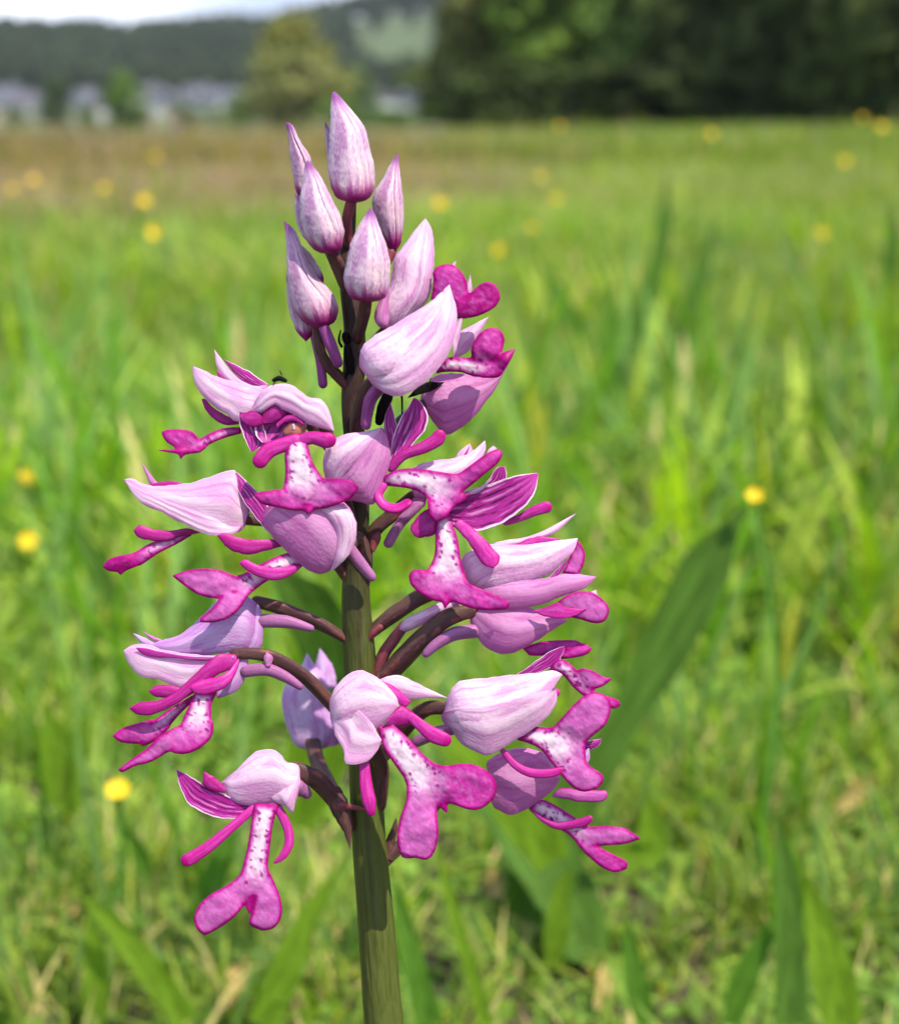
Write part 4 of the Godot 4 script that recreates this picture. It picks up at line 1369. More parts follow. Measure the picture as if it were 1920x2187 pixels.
func build_left_flowers() -> void:
	# upper left hood with two raised tips and its small lip
	var f := F("upper left white hood with two raised tips", [545, 905, 505, 900, 486, 886, 458, 868, 430, 840, 415, 812, 411, 781], [570, 836, 545, 826, 520, 821, 490, 812, 460, 803, 434, 791, 411, 781], "hood", {"z": [70, 66, 60], "bf": 0.35, "bb": 0.4, "ns": 16, "nt": 28})
	P(f, "sepal", [566, 842, 530, 834, 500, 824, 478, 806, 463, 780, 458, 746], [572, 822, 545, 824, 522, 816, 500, 800, 478, 772, 458, 746], "hood", {"z": [58, 60, 50], "bf": 0.2, "th": 3})
	P(f, "petal", [575, 822, 540, 798, 510, 782, 478, 767], [560, 826, 532, 822, 508, 806, 478, 767], "stripe", {"z": [40, 42], "bf": 0.1})
	P(f, "petal", [488, 812, 470, 808, 462, 790], [484, 806, 474, 796, 462, 790], "lobe", {"z": 36, "bf": 0.2})
	P(f, "lip_arm", [515, 905, 480, 908, 455, 893, 438, 872, 431, 852], [515, 900, 474, 882, 452, 866, 440, 852, 431, 852], "lobe_deep", {"z": [40, 50, 54], "bf": 0.45, "bb": 0.4, "th": 3})
	P(f, "lip", [516, 912, 480, 914, 450, 924, 430, 936, 405, 944], [516, 926, 485, 934, 456, 945, 424, 962, 400, 966], "torso", {"z": [44, 50, 52], "bf": 0.35, "th": 4})
	P(f, "lip_leg", [425, 940, 412, 922, 388, 917, 362, 917, 345, 922], [425, 958, 388, 959, 362, 948, 350, 936, 345, 922], "lobe", {"z": [52, 56, 54], "bf": 0.2, "th": 3})
	P(f, "lip_leg", [440, 955, 400, 959, 360, 960, 323, 959], [428, 966, 392, 969, 360, 966, 323, 959], "lobe_deep", {"z": [60, 64, 62], "bf": 0.3, "th": 4})
	P(f, "lip_tooth", [380, 962, 384, 974, 386, 983], [402, 962, 392, 974, 386, 983], "lobe_deep", {"z": 62, "bf": 0.3})
	T(f, "stalk", [575, 850, 40, 12, 640, 880, 20, 14, 735, 990, 6, 14], "stalk", 0.1)
	# the flower that shows its face
	f = F("open flower seen from the front, white dome over a striped mouth", [538, 872, 558, 836, 586, 822, 620, 820, 645, 838, 662, 850, 680, 850, 698, 866, 708, 892, 714, 920], [538, 880, 560, 880, 586, 864, 606, 876, 630, 886, 660, 906, 690, 916, 714, 920], "hood", {"z": [96, 112, 116, 108], "bf": 0.34, "bb": 0.3, "ns": 16, "nt": 30})
	P(f, "mouth", [600, 850, 570, 868, 548, 890, 545, 925, 560, 945], [650, 890, 655, 905, 650, 925, 630, 945, 605, 950], "stripe", {"z": [84, 80, 92], "bf": 0.02, "cup": 0.2, "tilt": 0.0})
	P(f, "sepal", [510, 880, 512, 905, 522, 935, 537, 966], [556, 885, 565, 915, 570, 945, 545, 962], "stripe", {"z": [90, 84, 88], "bf": 0.05, "cup": 0.3})
	P(f, "petal", [512, 884, 540, 876, 556, 882], [518, 902, 538, 912, 566, 906], "lobe_deep", {"z": [96, 100], "bf": 0.15, "th": 2})
	P(f, "petal", [555, 905, 565, 880, 582, 862, 594, 852], [592, 902, 606, 892, 612, 876, 594, 852], "lobe_deep", {"z": [98, 104, 110], "bf": 0.15, "th": 2})
	P(f, "petal", [590, 905, 612, 888, 634, 888, 650, 905], [592, 915, 610, 902, 630, 900, 650, 910], "lobe_deep", {"z": [108, 112], "bf": 0.12, "th": 2})
	P(f, "column", [606, 918, 616, 906, 632, 903, 654, 908], [608, 930, 622, 934, 640, 930, 654, 914], "column", {"z": [98, 104, 98], "bf": 0.2, "th": 3})
	T(f, "stigma", [627, 908, 108, 3, 628, 916, 108, 3], "tuft")
	P(f, "lip", [618, 934, 612, 955, 608, 972, 610, 1008, 606, 1040, 606, 1075], [654, 934, 660, 958, 670, 990, 690, 1020, 705, 1045, 690, 1084], "torso", {"z": [112, 124, 128], "bf": 0.22, "th": 6, "nt": 26})
	T(f, "lip_arm", [632, 942, 112, 16, 605, 950, 114, 16, 575, 962, 118, 17, 556, 984, 120, 17], "arm", 0.0, 0.7)
	T(f, "lip_arm", [645, 940, 112, 14, 668, 935, 116, 14, 692, 940, 122, 17, 702, 940, 122, 17], "arm", 0.0, 0.8)
	P(f, "lip_leg", [632, 1044, 605, 1045, 572, 1048, 548, 1052, 542, 1060], [655, 1090, 625, 1090, 596, 1084, 562, 1077, 542, 1060], "lobe", {"z": [130, 134, 132], "bf": 0.35, "th": 5})
	P(f, "lip_leg", [668, 1030, 695, 1023, 725, 1022, 750, 1026, 766, 1040], [662, 1088, 700, 1084, 738, 1071, 758, 1056, 766, 1040], "lobe", {"z": [130, 138, 140], "bf": 0.35, "th": 5})
	P(f, "lip_tooth", [650, 1082, 653, 1092, 658, 1100], [668, 1082, 666, 1092, 658, 1100], "lobe_deep", {"z": 136, "bf": 0.3})
	T(f, "stalk", [690, 905, 80, 14, 712, 960, 45, 14, 742, 1040, 12, 13], "stalk", 0.1)
	# the long white hood at the left and its lip
	f = F("long white hood that points left", [533, 1100, 518, 1132, 480, 1142, 450, 1143, 413, 1128, 375, 1110, 342, 1091, 318, 1084, 294, 1066, 276, 1042, 264, 1024], [533, 1100, 516, 1050, 506, 1008, 490, 1004, 465, 1012, 430, 1025, 388, 1034, 338, 1038, 306, 1033, 285, 1022, 264, 1024], "hood", {"z": [40, 70, 72, 55], "bf": 0.38, "bb": 0.4, "ns": 18, "nt": 32})
	P(f, "sepal", [505, 1128, 470, 1110, 420, 1092, 360, 1070, 310, 1048, 268, 1027], [520, 1118, 500, 1140, 450, 1143, 413, 1128, 342, 1091, 294, 1066, 268, 1027], "hood", {"z": [66, 92, 86, 58], "bf": 0.1, "bb": 0.3, "ridge": 1.4, "nt": 28, "ns": 16})
	P(f, "sepal", [345, 1042, 322, 1034, 312, 1012, 303, 987], [352, 1036, 336, 1030, 320, 1010, 303, 987], "hood_pink", {"z": [40, 36], "bf": 0.3})
	P(f, "petal", [400, 1036, 370, 1027, 340, 1030, 312, 1036], [400, 1042, 370, 1040, 340, 1040, 312, 1036], "lobe_deep", {"z": 42, "bf": 0.2})
	P(f, "sepal", [520, 1045, 534, 1080, 528, 1112, 510, 1135], [518, 1075, 514, 1100, 508, 1120, 500, 1138], "hood_pink", {"z": [38, 42], "bf": 0.4, "bb": 0.4})
	P(f, "lip_arm", [430, 1137, 400, 1128, 368, 1133, 330, 1131, 300, 1120, 286, 1134], [420, 1140, 392, 1145, 355, 1156, 320, 1154, 296, 1148, 286, 1134], "lobe_deep", {"z": [40, 66, 72], "bf": 0.4, "bb": 0.4, "th": 3})
	P(f, "lip", [405, 1134, 372, 1138, 340, 1152, 312, 1165, 288, 1182], [412, 1142, 382, 1160, 350, 1176, 325, 1190, 300, 1205], "torso", {"z": [42, 54, 56], "bf": 0.35, "th": 4})
	P(f, "lip_leg", [322, 1178, 290, 1181, 260, 1186, 233, 1194, 219, 1210], [326, 1186, 300, 1206, 265, 1219, 234, 1220, 219, 1210], "lobe_deep", {"z": [58, 64, 60], "bf": 0.35, "th": 4})
	P(f, "lip_tooth", [250, 1216, 255, 1224, 258, 1229], [268, 1216, 263, 1224, 258, 1229], "lobe_deep", {"z": 60, "bf": 0.3})
	T(f, "stalk", [524, 1110, 40, 12, 600, 1120, 10, 13, 700, 1180, -2, 14, 740, 1230, 0, 14], "stalk", 0.1)
	# the shaded hood left of the stem
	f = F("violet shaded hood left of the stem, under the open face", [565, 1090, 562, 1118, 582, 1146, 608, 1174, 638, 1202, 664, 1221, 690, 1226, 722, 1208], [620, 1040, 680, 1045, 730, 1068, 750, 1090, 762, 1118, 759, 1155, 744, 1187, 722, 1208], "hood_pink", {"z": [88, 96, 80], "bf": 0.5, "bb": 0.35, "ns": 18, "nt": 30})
	P(f, "sepal", [650, 1082, 690, 1092, 716, 1130, 718, 1180, 704, 1222], [735, 1075, 755, 1100, 762, 1130, 758, 1160, 744, 1187, 722, 1210, 704, 1222], "hood", {"z": [112, 124, 118, 96], "bf": 0.2, "bb": 0.3, "ridge": 1.5})
	P(f, "petal", [500, 1016, 514, 1058, 542, 1100, 570, 1135], [506, 1008, 540, 1040, 566, 1070, 584, 1110], "stripe", {"z": [72, 78, 90], "bf": 0.1, "cup": 0.1})
	T(f, "spur", [742, 1165, 72, 13, 768, 1200, 74, 13, 794, 1232, 72, 10], "spur")
	T(f, "stalk", [735, 1180, 50, 15, 762, 1150, 28, 16, 780, 1190, 14, 15, 775, 1260, 6, 13], "stalk", 0.1)
	P(f, "lip_arm", [610, 1150, 575, 1151, 522, 1150, 482, 1138, 464, 1144], [606, 1166, 570, 1176, 530, 1184, 492, 1174, 464, 1144], "lobe_deep", {"z": [76, 96, 106], "bf": 0.4, "bb": 0.4, "th": 3})
	P(f, "lip_arm", [652, 1206, 625, 1208, 590, 1212, 556, 1208, 524, 1195, 511, 1203], [646, 1210, 620, 1230, 590, 1239, 555, 1233, 526, 1217, 511, 1203], "lobe", {"z": [78, 112, 118], "bf": 0.4, "bb": 0.4, "th": 3})
	P(f, "lip", [645, 1175, 600, 1185, 556, 1205, 520, 1225, 490, 1235], [655, 1205, 600, 1225, 565, 1245, 535, 1268, 515, 1290], "torso", {"z": [74, 92, 100], "bf": 0.25, "th": 4})
	P(f, "lip_leg", [505, 1232, 480, 1220, 445, 1214, 406, 1217, 367, 1229], [510, 1262, 465, 1278, 424, 1270, 396, 1252, 367, 1229], "lobe_pale", {"z": [104, 110, 104], "bf": 0.2, "th": 4})
	P(f, "lip_leg", [480, 1256, 468, 1282, 450, 1302, 430, 1318, 428, 1329], [527, 1270, 514, 1298, 492, 1318, 460, 1329, 428, 1329], "lobe_pale", {"z": [108, 116, 114], "bf": 0.2, "th": 4})


func build_middle_flowers() -> void:
	# the small hood over the stem and its striped sepal
	var f := F("hood across the stem, its mouth turned to the right", [700, 1040, 690, 1003, 692, 970, 704, 945, 735, 927, 778, 922, 816, 912], [700, 1040, 722, 1030, 752, 1000, 780, 970, 800, 940, 816, 912], "hood", {"z": [80, 98, 96], "bf": 0.5, "bb": 0.4, "tilt": 6.0, "ns": 16, "nt": 26})
	P(f, "sepal", [706, 1042, 730, 1022, 758, 990, 784, 955, 816, 912], [720, 1068, 755, 1070, 800, 1076, 814, 1038, 828, 1005, 834, 975, 828, 940, 816, 912], "hood_pink", {"z": [78, 96, 94], "bf": 0.35, "bb": 0.3, "tilt": -8.0, "cup": 0.18, "ns": 16, "nt": 26})
	P(f, "petal", [836, 970, 824, 930, 820, 900, 834, 858], [850, 965, 850, 935, 846, 900, 834, 858], "stripe", {"z": [70, 62], "bf": 0.1})
	P(f, "petal", [834, 985, 838, 940, 852, 900, 872, 868, 884, 849], [850, 978, 884, 948, 908, 916, 914, 884, 896, 856, 884, 849], "stripe", {"z": [74, 66, 60], "bf": 0.08, "cup": 0.12})
	T(f, "lip_arm", [836, 998, 84, 11, 862, 972, 92, 11, 904, 956, 98, 13, 932, 940, 98, 15, 938, 932, 98, 15], "arm", 0.0, 0.7)
	T(f, "stalk", [720, 1040, 60, 13, 742, 1080, 36, 14, 756, 1140, 14, 13], "stalk", 0.1)
	# its lip: white and spotted, spreading to the right
	P(f, "lip", [815, 1020, 842, 1005, 880, 1000, 930, 1006, 975, 1014, 1000, 1020], [818, 1038, 850, 1040, 890, 1048, 915, 1066, 935, 1090, 975, 1075], "torso", {"z": [92, 112, 120], "bf": 0.22, "th": 5})
	T(f, "lip_arm", [820, 1036, 92, 9, 808, 1058, 98, 10, 822, 1080, 108, 12, 848, 1086, 116, 14, 868, 1076, 118, 13], "arm", 0.0, 0.8)
	P(f, "lip_leg", [972, 1018, 1005, 993, 1042, 967, 1066, 959, 1074, 970], [990, 1048, 1010, 1034, 1036, 1012, 1063, 990, 1074, 970], "lobe", {"z": [118, 126, 124], "bf": 0.3, "th": 4})
	P(f, "lip_leg", [913, 1070, 916, 1096, 924, 1112, 932, 1116], [1000, 1055, 972, 1080, 952, 1106, 932, 1116], "lobe", {"z": [122, 132, 130], "bf": 0.3, "th": 4})
	P(f, "lip_tooth", [976, 1062, 990, 1058, 1000, 1056], [976, 1076, 990, 1070, 1000, 1056], "lobe_deep", {"z": 124, "bf": 0.3})
	# the flower behind, with the large striped sepal
	f = F("white hood at the right with a wide striped side sepal", [885, 1062, 872, 1020, 880, 1000, 918, 985, 970, 978, 1004, 966, 1036, 940], [885, 1062, 930, 1060, 975, 1040, 1010, 1010, 1036, 965, 1036, 940], "hood", {"z": [40, 60, 40], "bf": 0.5, "bb": 0.4})
	P(f, "sepal", [962, 1010, 972, 978, 986, 960, 1003, 947], [990, 1005, 1000, 985, 1010, 965, 1003, 947], "hood", {"z": [42, 38], "bf": 0.15})
	P(f, "petal", [978, 1000, 986, 978, 1003, 952], [988, 992, 996, 975, 1003, 952], "lobe", {"z": [52, 48], "bf": 0.1})
	P(f, "sepal", [1030, 1000, 1040, 965, 1053, 952], [1060, 985, 1062, 960, 1053, 952], "hood", {"z": 44, "bf": 0.2})
	P(f, "petal", [1010, 1060, 1040, 1028, 1060, 1000, 1074, 996], [1030, 1068, 1060, 1045, 1080, 1024, 1080, 1000, 1074, 996], "stripe", {"z": [70, 80], "bf": 0.2})
	P(f, "sepal", [940, 1090, 965, 1060, 1000, 1046, 1040, 1036, 1080, 1022, 1118, 1013, 1150, 1010], [950, 1108, 980, 1122, 1014, 1134, 1046, 1128, 1082, 1113, 1118, 1084, 1141, 1055, 1150, 1010], "stripe", {"z": [70, 78, 84, 66], "bf": 0.06, "cup": 0.22, "nt": 28, "ns": 18})
	P(f, "petal", [995, 1054, 1025, 1040, 1052, 1021], [1000, 1058, 1028, 1048, 1052, 1021], "hood", {"z": [94, 96], "bf": 0.3})
	T(f, "lip_arm", [1080, 1116, 60, 7, 1110, 1106, 66, 8, 1140, 1092, 72, 11, 1166, 1083, 74, 13], "lobe", 0.0, 0.7)
	P(f, "lip_arm", [930, 1082, 905, 1092, 887, 1108, 876, 1128, 884, 1144], [940, 1120, 930, 1140, 908, 1147, 892, 1148, 884, 1144], "lobe_deep", {"z": [80, 96, 98], "bf": 0.4, "th": 4})
	P(f, "lip", [938, 1098, 930, 1120, 930, 1150, 928, 1186, 914, 1220, 910, 1262], [966, 1098, 968, 1122, 978, 1152, 985, 1198, 998, 1244, 992, 1272], "torso", {"z": [90, 108, 118], "bf": 0.25, "th": 5, "nt": 26})
	P(f, "lip_leg", [942, 1226, 912, 1218, 884, 1217, 873, 1228], [960, 1282, 930, 1284, 902, 1270, 878, 1250, 873, 1228], "lobe", {"z": [120, 126, 124], "bf": 0.35, "th": 4})
	P(f, "lip_leg", [980, 1236, 1005, 1248, 1032, 1259, 1064, 1272, 1090, 1288], [945, 1275, 980, 1290, 1014, 1301, 1050, 1303, 1082, 1301, 1090, 1288], "lobe", {"z": [122, 130, 132], "bf": 0.3, "th": 4})
	P(f, "lip_tooth", [942, 1276, 946, 1290, 949, 1302], [966, 1278, 958, 1290, 949, 1302], "lobe_deep", {"z": 126, "bf": 0.3})
	P(f, "lip_arm", [966, 1122, 982, 1138, 1000, 1158, 1014, 1180, 1030, 1205, 1052, 1214], [984, 1108, 1010, 1128, 1036, 1152, 1054, 1172, 1067, 1190, 1064, 1204, 1052, 1214], "lobe", {"z": [96, 118, 126], "bf": 0.35, "bb": 0.3, "th": 4})
	P(f, "sepal", [912, 1062, 885, 1062, 868, 1085, 850, 1105], [908, 1080, 886, 1100, 868, 1112, 850, 1105], "hood_pink", {"z": [38, 34], "bf": 0.5})
	T(f, "spur", [880, 1090, 24, 12, 852, 1122, 20, 11, 830, 1160, 18, 11], "spur")
	T(f, "stalk", [880, 1060, 20, 13, 836, 1102, 10, 15, 798, 1140, 4, 15, 772, 1210, 0, 13], "stalk", 0.1)
	P(f, "bract", [790, 1170, 792, 1150, 800, 1140, 812, 1136], [800, 1180, 810, 1160, 814, 1148, 812, 1136], "stalk_red", {"z": 22, "bf": 0.3})


func build_right_flowers() -> void:
	# the large white hood of three open sepals
	var f := F("large white hood at the right with three pointed sepals", [1000, 1250, 984, 1218, 985, 1195, 1002, 1178, 1045, 1162, 1110, 1164, 1175, 1156, 1234, 1149], [1000, 1260, 1040, 1262, 1100, 1250, 1150, 1236, 1180, 1222, 1200, 1202, 1224, 1180, 1234, 1149], "hood", {"z": [60, 90, 84, 70], "bf": 0.4, "bb": 0.4, "ns": 18, "nt": 30})
	P(f, "sepal", [1000, 1182, 1045, 1162, 1082, 1153, 1115, 1149, 1150, 1138, 1176, 1126, 1200, 1112, 1231, 1096], [1010, 1200, 1070, 1175, 1120, 1162, 1160, 1148, 1190, 1135, 1231, 1096], "hood", {"z": [56, 56, 40], "bf": 0.25, "th": 3})
	P(f, "petal", [1066, 1176, 1110, 1158, 1150, 1145, 1200, 1152], [1070, 1180, 1120, 1172, 1165, 1164, 1200, 1152], "lobe", {"z": 62, "bf": 0.2})
	P(f, "sepal", [1000, 1240, 1050, 1245, 1100, 1240, 1150, 1236, 1210, 1225, 1274, 1232], [1008, 1300, 1060, 1302, 1105, 1300, 1152, 1292, 1200, 1274, 1248, 1256, 1274, 1232], "hood_pink", {"z": [64, 92, 92, 72], "bf": 0.35, "bb": 0.3, "ns": 18, "nt": 30})
	P(f, "petal", [1170, 1236, 1190, 1215, 1215, 1192], [1190, 1232, 1205, 1214, 1215, 1192], "stripe", {"z": 92, "bf": 0.2})
	P(f, "lip_leg", [1200, 1224, 1216, 1190, 1226, 1165, 1236, 1154], [1235, 1228, 1246, 1206, 1249, 1180, 1236, 1154], "lobe_pale", {"z": [70, 64], "bf": 0.2, "th": 4})
	P(f, "lip_leg", [1180, 1295, 1205, 1274, 1230, 1264, 1256, 1262, 1280, 1274, 1298, 1292, 1301, 1308], [1190, 1312, 1215, 1318, 1240, 1323, 1266, 1331, 1290, 1328, 1301, 1308], "lobe_pale", {"z": [96, 104, 98], "bf": 0.2, "th": 4})
	P(f, "lip_arm", [1138, 1304, 1165, 1296, 1192, 1286, 1206, 1296, 1230, 1300, 1254, 1300], [1138, 1304, 1160, 1316, 1195, 1322, 1226, 1316, 1254, 1300], "lobe", {"z": [102, 112, 110], "bf": 0.3, "th": 3, "cup": 0.2})
	P(f, "sepal", [1250, 1272, 1262, 1264, 1273, 1260], [1276, 1284, 1276, 1272, 1273, 1260], "hood", {"z": 80, "bf": 0.2})
	T(f, "stalk", [990, 1240, 50, 14, 915, 1268, 26, 18, 842, 1312, 12, 17, 782, 1358, 4, 12], "stalk", 0.12)
	T(f, "bract", [812, 1340, 30, 7, 798, 1352, 26, 8, 786, 1366, 20, 6], "stalk_red")
	# the purple hood below
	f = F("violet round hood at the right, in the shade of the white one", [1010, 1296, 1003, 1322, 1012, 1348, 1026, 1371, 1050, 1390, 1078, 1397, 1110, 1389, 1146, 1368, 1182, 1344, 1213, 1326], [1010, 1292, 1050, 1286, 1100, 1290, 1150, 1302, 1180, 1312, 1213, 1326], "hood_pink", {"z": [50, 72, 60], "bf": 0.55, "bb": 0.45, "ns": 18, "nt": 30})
	T(f, "stalk", [1010, 1304, 58, 14, 985, 1310, 66, 16, 955, 1322, 66, 19, 905, 1362, 50, 20, 858, 1408, 28, 22, 816, 1450, 14, 20], "stalk", 0.12)
	T(f, "spur", [1014, 1348, 60, 15, 970, 1354, 66, 15, 932, 1376, 68, 12, 910, 1396, 66, 9], "spur")
	P(f, "bract", [850, 1344, 858, 1328, 894, 1307, 938, 1288, 975, 1276], [868, 1350, 908, 1332, 955, 1310, 980, 1296, 975, 1276], "hood", {"z": [30, 36, 40], "bf": 0.5, "bb": 0.4})
	T(f, "bract_stalk", [862, 1336, 24, 11, 842, 1366, 20, 13, 818, 1402, 14, 13, 800, 1450, 6, 12], "stalk_red", 0.1)
	P(f, "lip_leg", [1115, 1384, 1152, 1371, 1200, 1367, 1232, 1368, 1240, 1376], [1130, 1400, 1162, 1400, 1190, 1392, 1222, 1386, 1240, 1376], "lobe", {"z": [44, 52, 54], "bf": 0.3, "th": 4})
	P(f, "lip_leg", [1190, 1398, 1218, 1384, 1246, 1374, 1264, 1385], [1198, 1408, 1230, 1404, 1254, 1397, 1264, 1385], "lobe", {"z": [60, 66, 66], "bf": 0.3, "th": 4})
	P(f, "sepal", [1082, 1452, 1112, 1434, 1144, 1412, 1180, 1388, 1206, 1380], [1098, 1452, 1150, 1436, 1186, 1420, 1200, 1402, 1206, 1380], "stripe", {"z": [60, 64, 70], "bf": 0.12, "cup": 0.2})
	P(f, "lip", [1172, 1432, 1186, 1410, 1210, 1412, 1232, 1432, 1250, 1450, 1266, 1470], [1188, 1436, 1204, 1444, 1224, 1468, 1244, 1484, 1262, 1490], "torso", {"z": [74, 84, 84], "bf": 0.25, "th": 4})
	P(f, "lip_leg", [1226, 1440, 1240, 1428, 1262, 1430, 1284, 1443, 1307, 1449], [1250, 1470, 1268, 1471, 1290, 1464, 1307, 1449], "lobe_pale", {"z": [86, 90, 88], "bf": 0.2, "th": 3})
	P(f, "lip_leg", [1250, 1474, 1272, 1478, 1296, 1486, 1320, 1495, 1325, 1506], [1248, 1492, 1272, 1502, 1296, 1511, 1314, 1513, 1325, 1506], "lobe", {"z": [86, 92, 90], "bf": 0.25, "th": 3})
	# the pale hood over the lowest right flowers
	f = F("pale veined hood low on the right, tips pointing right", [946, 1524, 956, 1488, 968, 1468, 986, 1453, 1030, 1449, 1085, 1442, 1143, 1437, 1180, 1432, 1201, 1440], [946, 1530, 950, 1545, 968, 1564, 986, 1588, 1018, 1602, 1044, 1606, 1080, 1586, 1118, 1556, 1150, 1525, 1176, 1480, 1201, 1440], "hood", {"z": [118, 134, 126, 112], "bf": 0.5, "bb": 0.4, "ns": 20, "nt": 32})
	P(f, "sepal", [946, 1522, 980, 1512, 1030, 1509, 1080, 1499, 1130, 1485, 1186, 1470], [942, 1530, 946, 1542, 966, 1562, 984, 1588, 1016, 1606, 1043, 1614, 1080, 1594, 1120, 1569, 1155, 1544, 1180, 1516, 1190, 1492, 1186, 1470], "hood", {"z": [128, 152, 146, 118], "bf": 0.16, "bb": 0.3, "tilt": -14.0, "ns": 18, "nt": 30, "ridge": 1.6, "ridges": 2.0})
	P(f, "petal", [1176, 1480, 1188, 1470, 1197, 1478], [1184, 1494, 1192, 1488, 1197, 1478], "lobe", {"z": 104, "bf": 0.3})
	T(f, "stalk", [955, 1512, 112, 14, 915, 1514, 92, 16, 872, 1545, 62, 17, 810, 1620, 22, 16], "stalk", 0.12)
	T(f, "spur", [968, 1556, 116, 13, 930, 1566, 100, 14, 890, 1584, 84, 12], "spur")
	T(f, "lip_arm", [1074, 1604, 112, 6, 1100, 1634, 120, 8, 1132, 1650, 126, 10, 1168, 1652, 128, 10, 1196, 1646, 128, 8], "arm", 0.0, 0.7)
	P(f, "lip", [1125, 1562, 1145, 1552, 1175, 1554, 1200, 1552, 1226, 1566, 1250, 1588], [1102, 1580, 1130, 1588, 1156, 1602, 1180, 1632, 1205, 1645, 1250, 1620], "torso", {"z": [108, 122, 126], "bf": 0.2, "th": 5})
	P(f, "lip_leg", [1180, 1556, 1206, 1525, 1230, 1500, 1253, 1482, 1280, 1480, 1302, 1494], [1240, 1598, 1264, 1573, 1293, 1548, 1304, 1518, 1302, 1494], "lobe_pale", {"z": [124, 132, 126], "bf": 0.2, "th": 4, "wave": 2.0})
	P(f, "lip_leg", [1182, 1625, 1200, 1658, 1228, 1685, 1250, 1691, 1276, 1684], [1240, 1600, 1256, 1632, 1284, 1652, 1289, 1668, 1276, 1684], "lobe_pale", {"z": [126, 134, 130], "bf": 0.2, "th": 4})
	P(f, "petal", [1240, 1596, 1248, 1584, 1270, 1580, 1285, 1577], [1246, 1606, 1260, 1602, 1278, 1594, 1285, 1577], "stripe", {"z": 92, "bf": 0.3})
	P(f, "sepal", [1244, 1610, 1252, 1600, 1258, 1598], [1252, 1634, 1260, 1620, 1258, 1598], "hood_lilac", {"z": 96, "bf": 0.2})
	# the violet hood behind and its drooping lip
	f = F("violet hood lowest on the right, half hidden by the front flower", [1048, 1650, 1040, 1628, 1080, 1602, 1140, 1600, 1172, 1620, 1197, 1662], [1046, 1660, 1050, 1714, 1066, 1731, 1086, 1741, 1112, 1735, 1144, 1715, 1178, 1690, 1197, 1662], "hood_pink", {"z": [40, 62, 50], "bf": 0.5, "bb": 0.45, "ns": 18, "nt": 28})
	P(f, "lip_arm", [1178, 1700, 1194, 1684, 1232, 1685, 1272, 1688, 1292, 1688, 1297, 1700], [1180, 1703, 1205, 1706, 1240, 1712, 1286, 1712, 1297, 1700], "lobe_pale", {"z": [44, 60, 64], "bf": 0.35, "th": 4})
	P(f, "lip", [1128, 1722, 1156, 1707, 1192, 1723, 1222, 1742, 1258, 1766, 1280, 1780], [1130, 1730, 1155, 1751, 1182, 1766, 1208, 1778, 1226, 1794, 1256, 1826], "torso", {"z": [44, 62, 70], "bf": 0.22, "th": 4, "nt": 26})
	P(f, "lip_arm", [1132, 1726, 1160, 1746, 1190, 1756, 1230, 1750, 1260, 1741, 1266, 1752], [1130, 1728, 1156, 1754, 1188, 1772, 1222, 1770, 1252, 1764, 1266, 1752], "lobe_deep", {"z": [50, 76, 84], "bf": 0.4, "bb": 0.3, "th": 3})
	P(f, "lip_leg", [1246, 1772, 1262, 1766, 1294, 1764, 1330, 1767, 1350, 1778, 1369, 1791], [1252, 1806, 1282, 1806, 1330, 1803, 1352, 1797, 1369, 1791], "lobe_pale", {"z": [72, 78, 74], "bf": 0.2, "th": 3})
	P(f, "lip_leg", [1272, 1806, 1296, 1818, 1322, 1831, 1340, 1842, 1338, 1856], [1234, 1802, 1260, 1832, 1284, 1852, 1312, 1863, 1338, 1856], "lobe", {"z": [72, 80, 78], "bf": 0.25, "th": 4})
	T(f, "stalk", [1054, 1670, 40, 13, 960, 1690, 0, 14, 880, 1780, -30, 14, 810, 1850, -10, 13], "stalk", 0.12)


